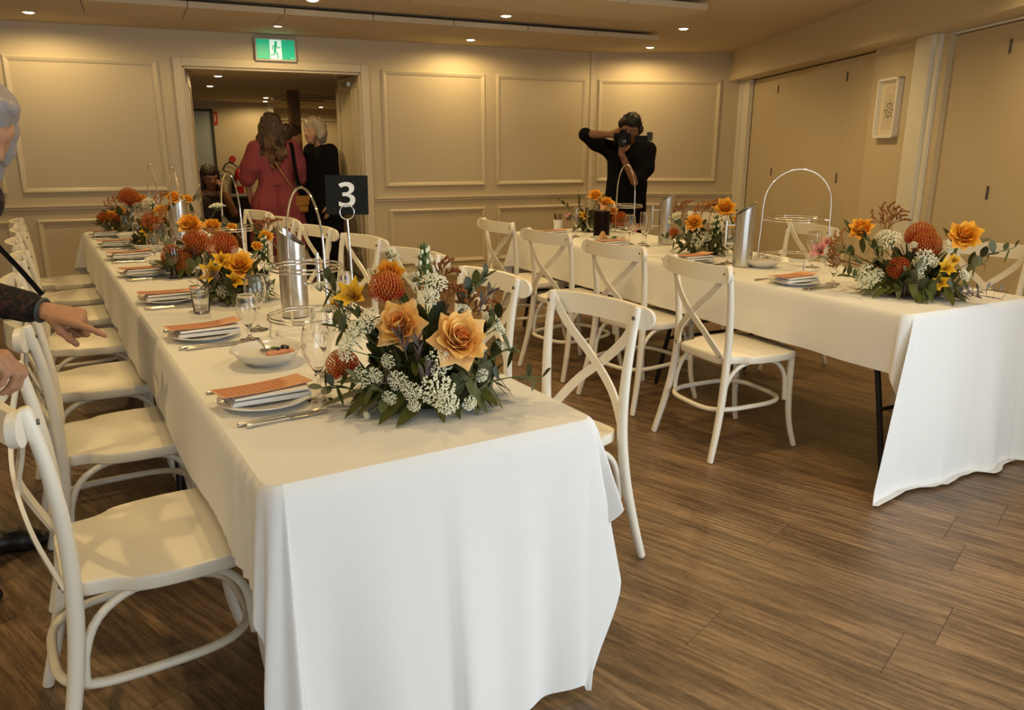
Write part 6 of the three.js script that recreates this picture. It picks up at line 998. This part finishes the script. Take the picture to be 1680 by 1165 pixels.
{
  const at = [2.47, 0, -8.78], [t, q, Y, arms] = standing('person', 'dark-haired person half hidden behind the woman in pink', at, 1.05, { h: 1.57, skin: skinTone, look: [0, 0, 1], hz: 0.06, sw: 0.17 });
  const top = [[[-0.11, 1.25, 0], 0.088, [0.11, 1.25, 0], 0.088], ...chain([-0.08, 1.16, 0], 0.115, [-0.08, 0.75, 0], 0.125, [-0.09, 0.2, 0], 0.09), ...chain([0.08, 1.16, 0], 0.115, [0.08, 0.75, 0], 0.125, [0.09, 0.2, 0], 0.09)];
  for (const [S, E] of arms) top.push(...chain(S, 0.075, E, 0.062));
  mesh('white_top', netsMesh(top, 0.014, 0.04), mat([0.45, 0.4, 0.36], 0.85), t);
  mesh('hair', netsMesh([[q(0, 0.055, -0.04), 0.097, q(0, 0.06, 0.0), 0.09], [q(-0.06, -0.01, -0.06), 0.062, q(0.06, -0.01, -0.06), 0.062], [q(0, -0.08, -0.09), 0.05, q(0, -0.02, -0.09), 0.06]], 0.009, 0.02, (x, y, z, f) => strands(x, y, z, f, 0.02)), mat([0.035, 0.015, 0.010], 0.5), t);
}
{
  // seated woman in the hall, half hidden by the door leaf
  const at = [1.735, 0, -9.35], yaw = Math.atan2(-at[0], -at[2]) + 0.35;
  const c = thing('hall_chair', 'dark chair under the seated woman in the hall', 'chair', at, yaw); const cm = mat([0.03, 0.025, 0.02], 0.6);
  mesh('seat', bx(0.44, 0.05, 0.44, 0, 0.345, -0.02, 0.01), cm, c); mesh('backrest', bx(0.42, 0.4, 0.04, 0, 0.62, -0.25, 0.01), cm, c); for (const sx of [-1, 1]) for (const sz of [-1, 1]) mesh('leg', bx(0.035, 0.32, 0.035, sx * 0.19, 0.16, -0.02 + sz * 0.19, 0.004), cm, c); for (const s of [-1, 1]) mesh('back_post', bx(0.03, 0.12, 0.035, s * 0.18, 0.41, -0.24, 0.004), cm, c);
  const t = thing('person', 'dark-haired woman sitting in the hall beside the door handle', 'person', at, yaw), hc = [0, 1.01, 0.03], [hp, q] = headPrims(hc, norm3([-0.1, -0.15, 1]), norm3([0, 1, 0.15]), 0.95);
  const LE = [0.2, 0.62, 0.12], LH = [0.07, 0.87, 0.17], RE = [-0.24, 0.6, 0.05], RH = [-0.12, 0.5, 0.3];
  const skin = [...hp, [[0, 0.84, 0], 0.05, hc, 0.05], [[-0.1, 0.83, 0], 0.06, [0.1, 0.83, 0], 0.06], ...chain([0.165, 0.82, 0], 0.052, LE, 0.042, LH, 0.027), ...chain([-0.165, 0.82, 0], 0.052, RE, 0.042, RH, 0.027), ...chain([0.09, 0.45, 0.02], 0.085, [0.11, 0.45, 0.42], 0.06, [0.11, 0.08, 0.44], 0.04), ...chain([-0.09, 0.45, 0.02], 0.085, [-0.11, 0.45, 0.42], 0.06, [-0.11, 0.08, 0.44], 0.04)];
  const hL = hand(LH, [-0.1, 0.9, 0.0], [0.6, 0, 0.8], 1, [[0.6, 0.7, 0.4], [0.6, 0.8, 0.4], [0.7, 0.8, 0.4], [0.7, 0.8, 0.4]], [0.7, 0.6, -0.3], 0.92), hR = hand(RH, [0.4, -0.1, 0.8], [0, 1, 0], -1, [[0.3, 0.3, 0.2], [0.3, 0.3, 0.2], [0.3, 0.3, 0.2], [0.3, 0.3, 0.2]], [0.8, 0.5, -0.2], 0.92);
  mesh('body', merge([netsMesh(skin, 0.011, 0.025), netsMesh(hL, 0.005, 0.008), netsMesh(hR, 0.005, 0.008)]), skinDark, t); face(t, q, 0.95);
  mesh('dark_dress', netsMesh([...chain([-0.07, 0.74, 0], 0.11, [-0.07, 0.5, 0], 0.125), ...chain([0.07, 0.74, 0], 0.11, [0.07, 0.5, 0], 0.125), ...chain([-0.09, 0.45, 0.03], 0.105, [-0.1, 0.46, 0.4], 0.08), ...chain([0.09, 0.45, 0.03], 0.105, [0.1, 0.46, 0.4], 0.08)], 0.012, 0.04), mat([0.03, 0.016, 0.014], 0.9), t);
  mesh('hair', netsMesh([[q(0, 0.055, -0.035), 0.098, q(0, 0.06, 0.0), 0.09], ...chain(q(-0.06, 0, -0.04), 0.06, q(-0.09, -0.15, -0.03), 0.05, q(-0.1, -0.27, 0.0), 0.03), ...chain(q(0.06, 0, -0.04), 0.06, q(0.09, -0.15, -0.03), 0.05, q(0.1, -0.27, 0.0), 0.03), [q(0, 0, -0.08), 0.06, q(0, -0.18, -0.09), 0.06]], 0.009, 0.02, (x, y, z, f) => strands(x, y, z, f, 0.025)), mat([0.018, 0.010, 0.008], 0.5), t);
  for (const s of [-1, 1]) mesh('shoe', netsMesh(shoe([s * 0.12, 0, 0.6], [s * 0.11, 0, 0.38]), 0.011, 0.03), shoeMat, t);
}
renderer.render(scene, camera);
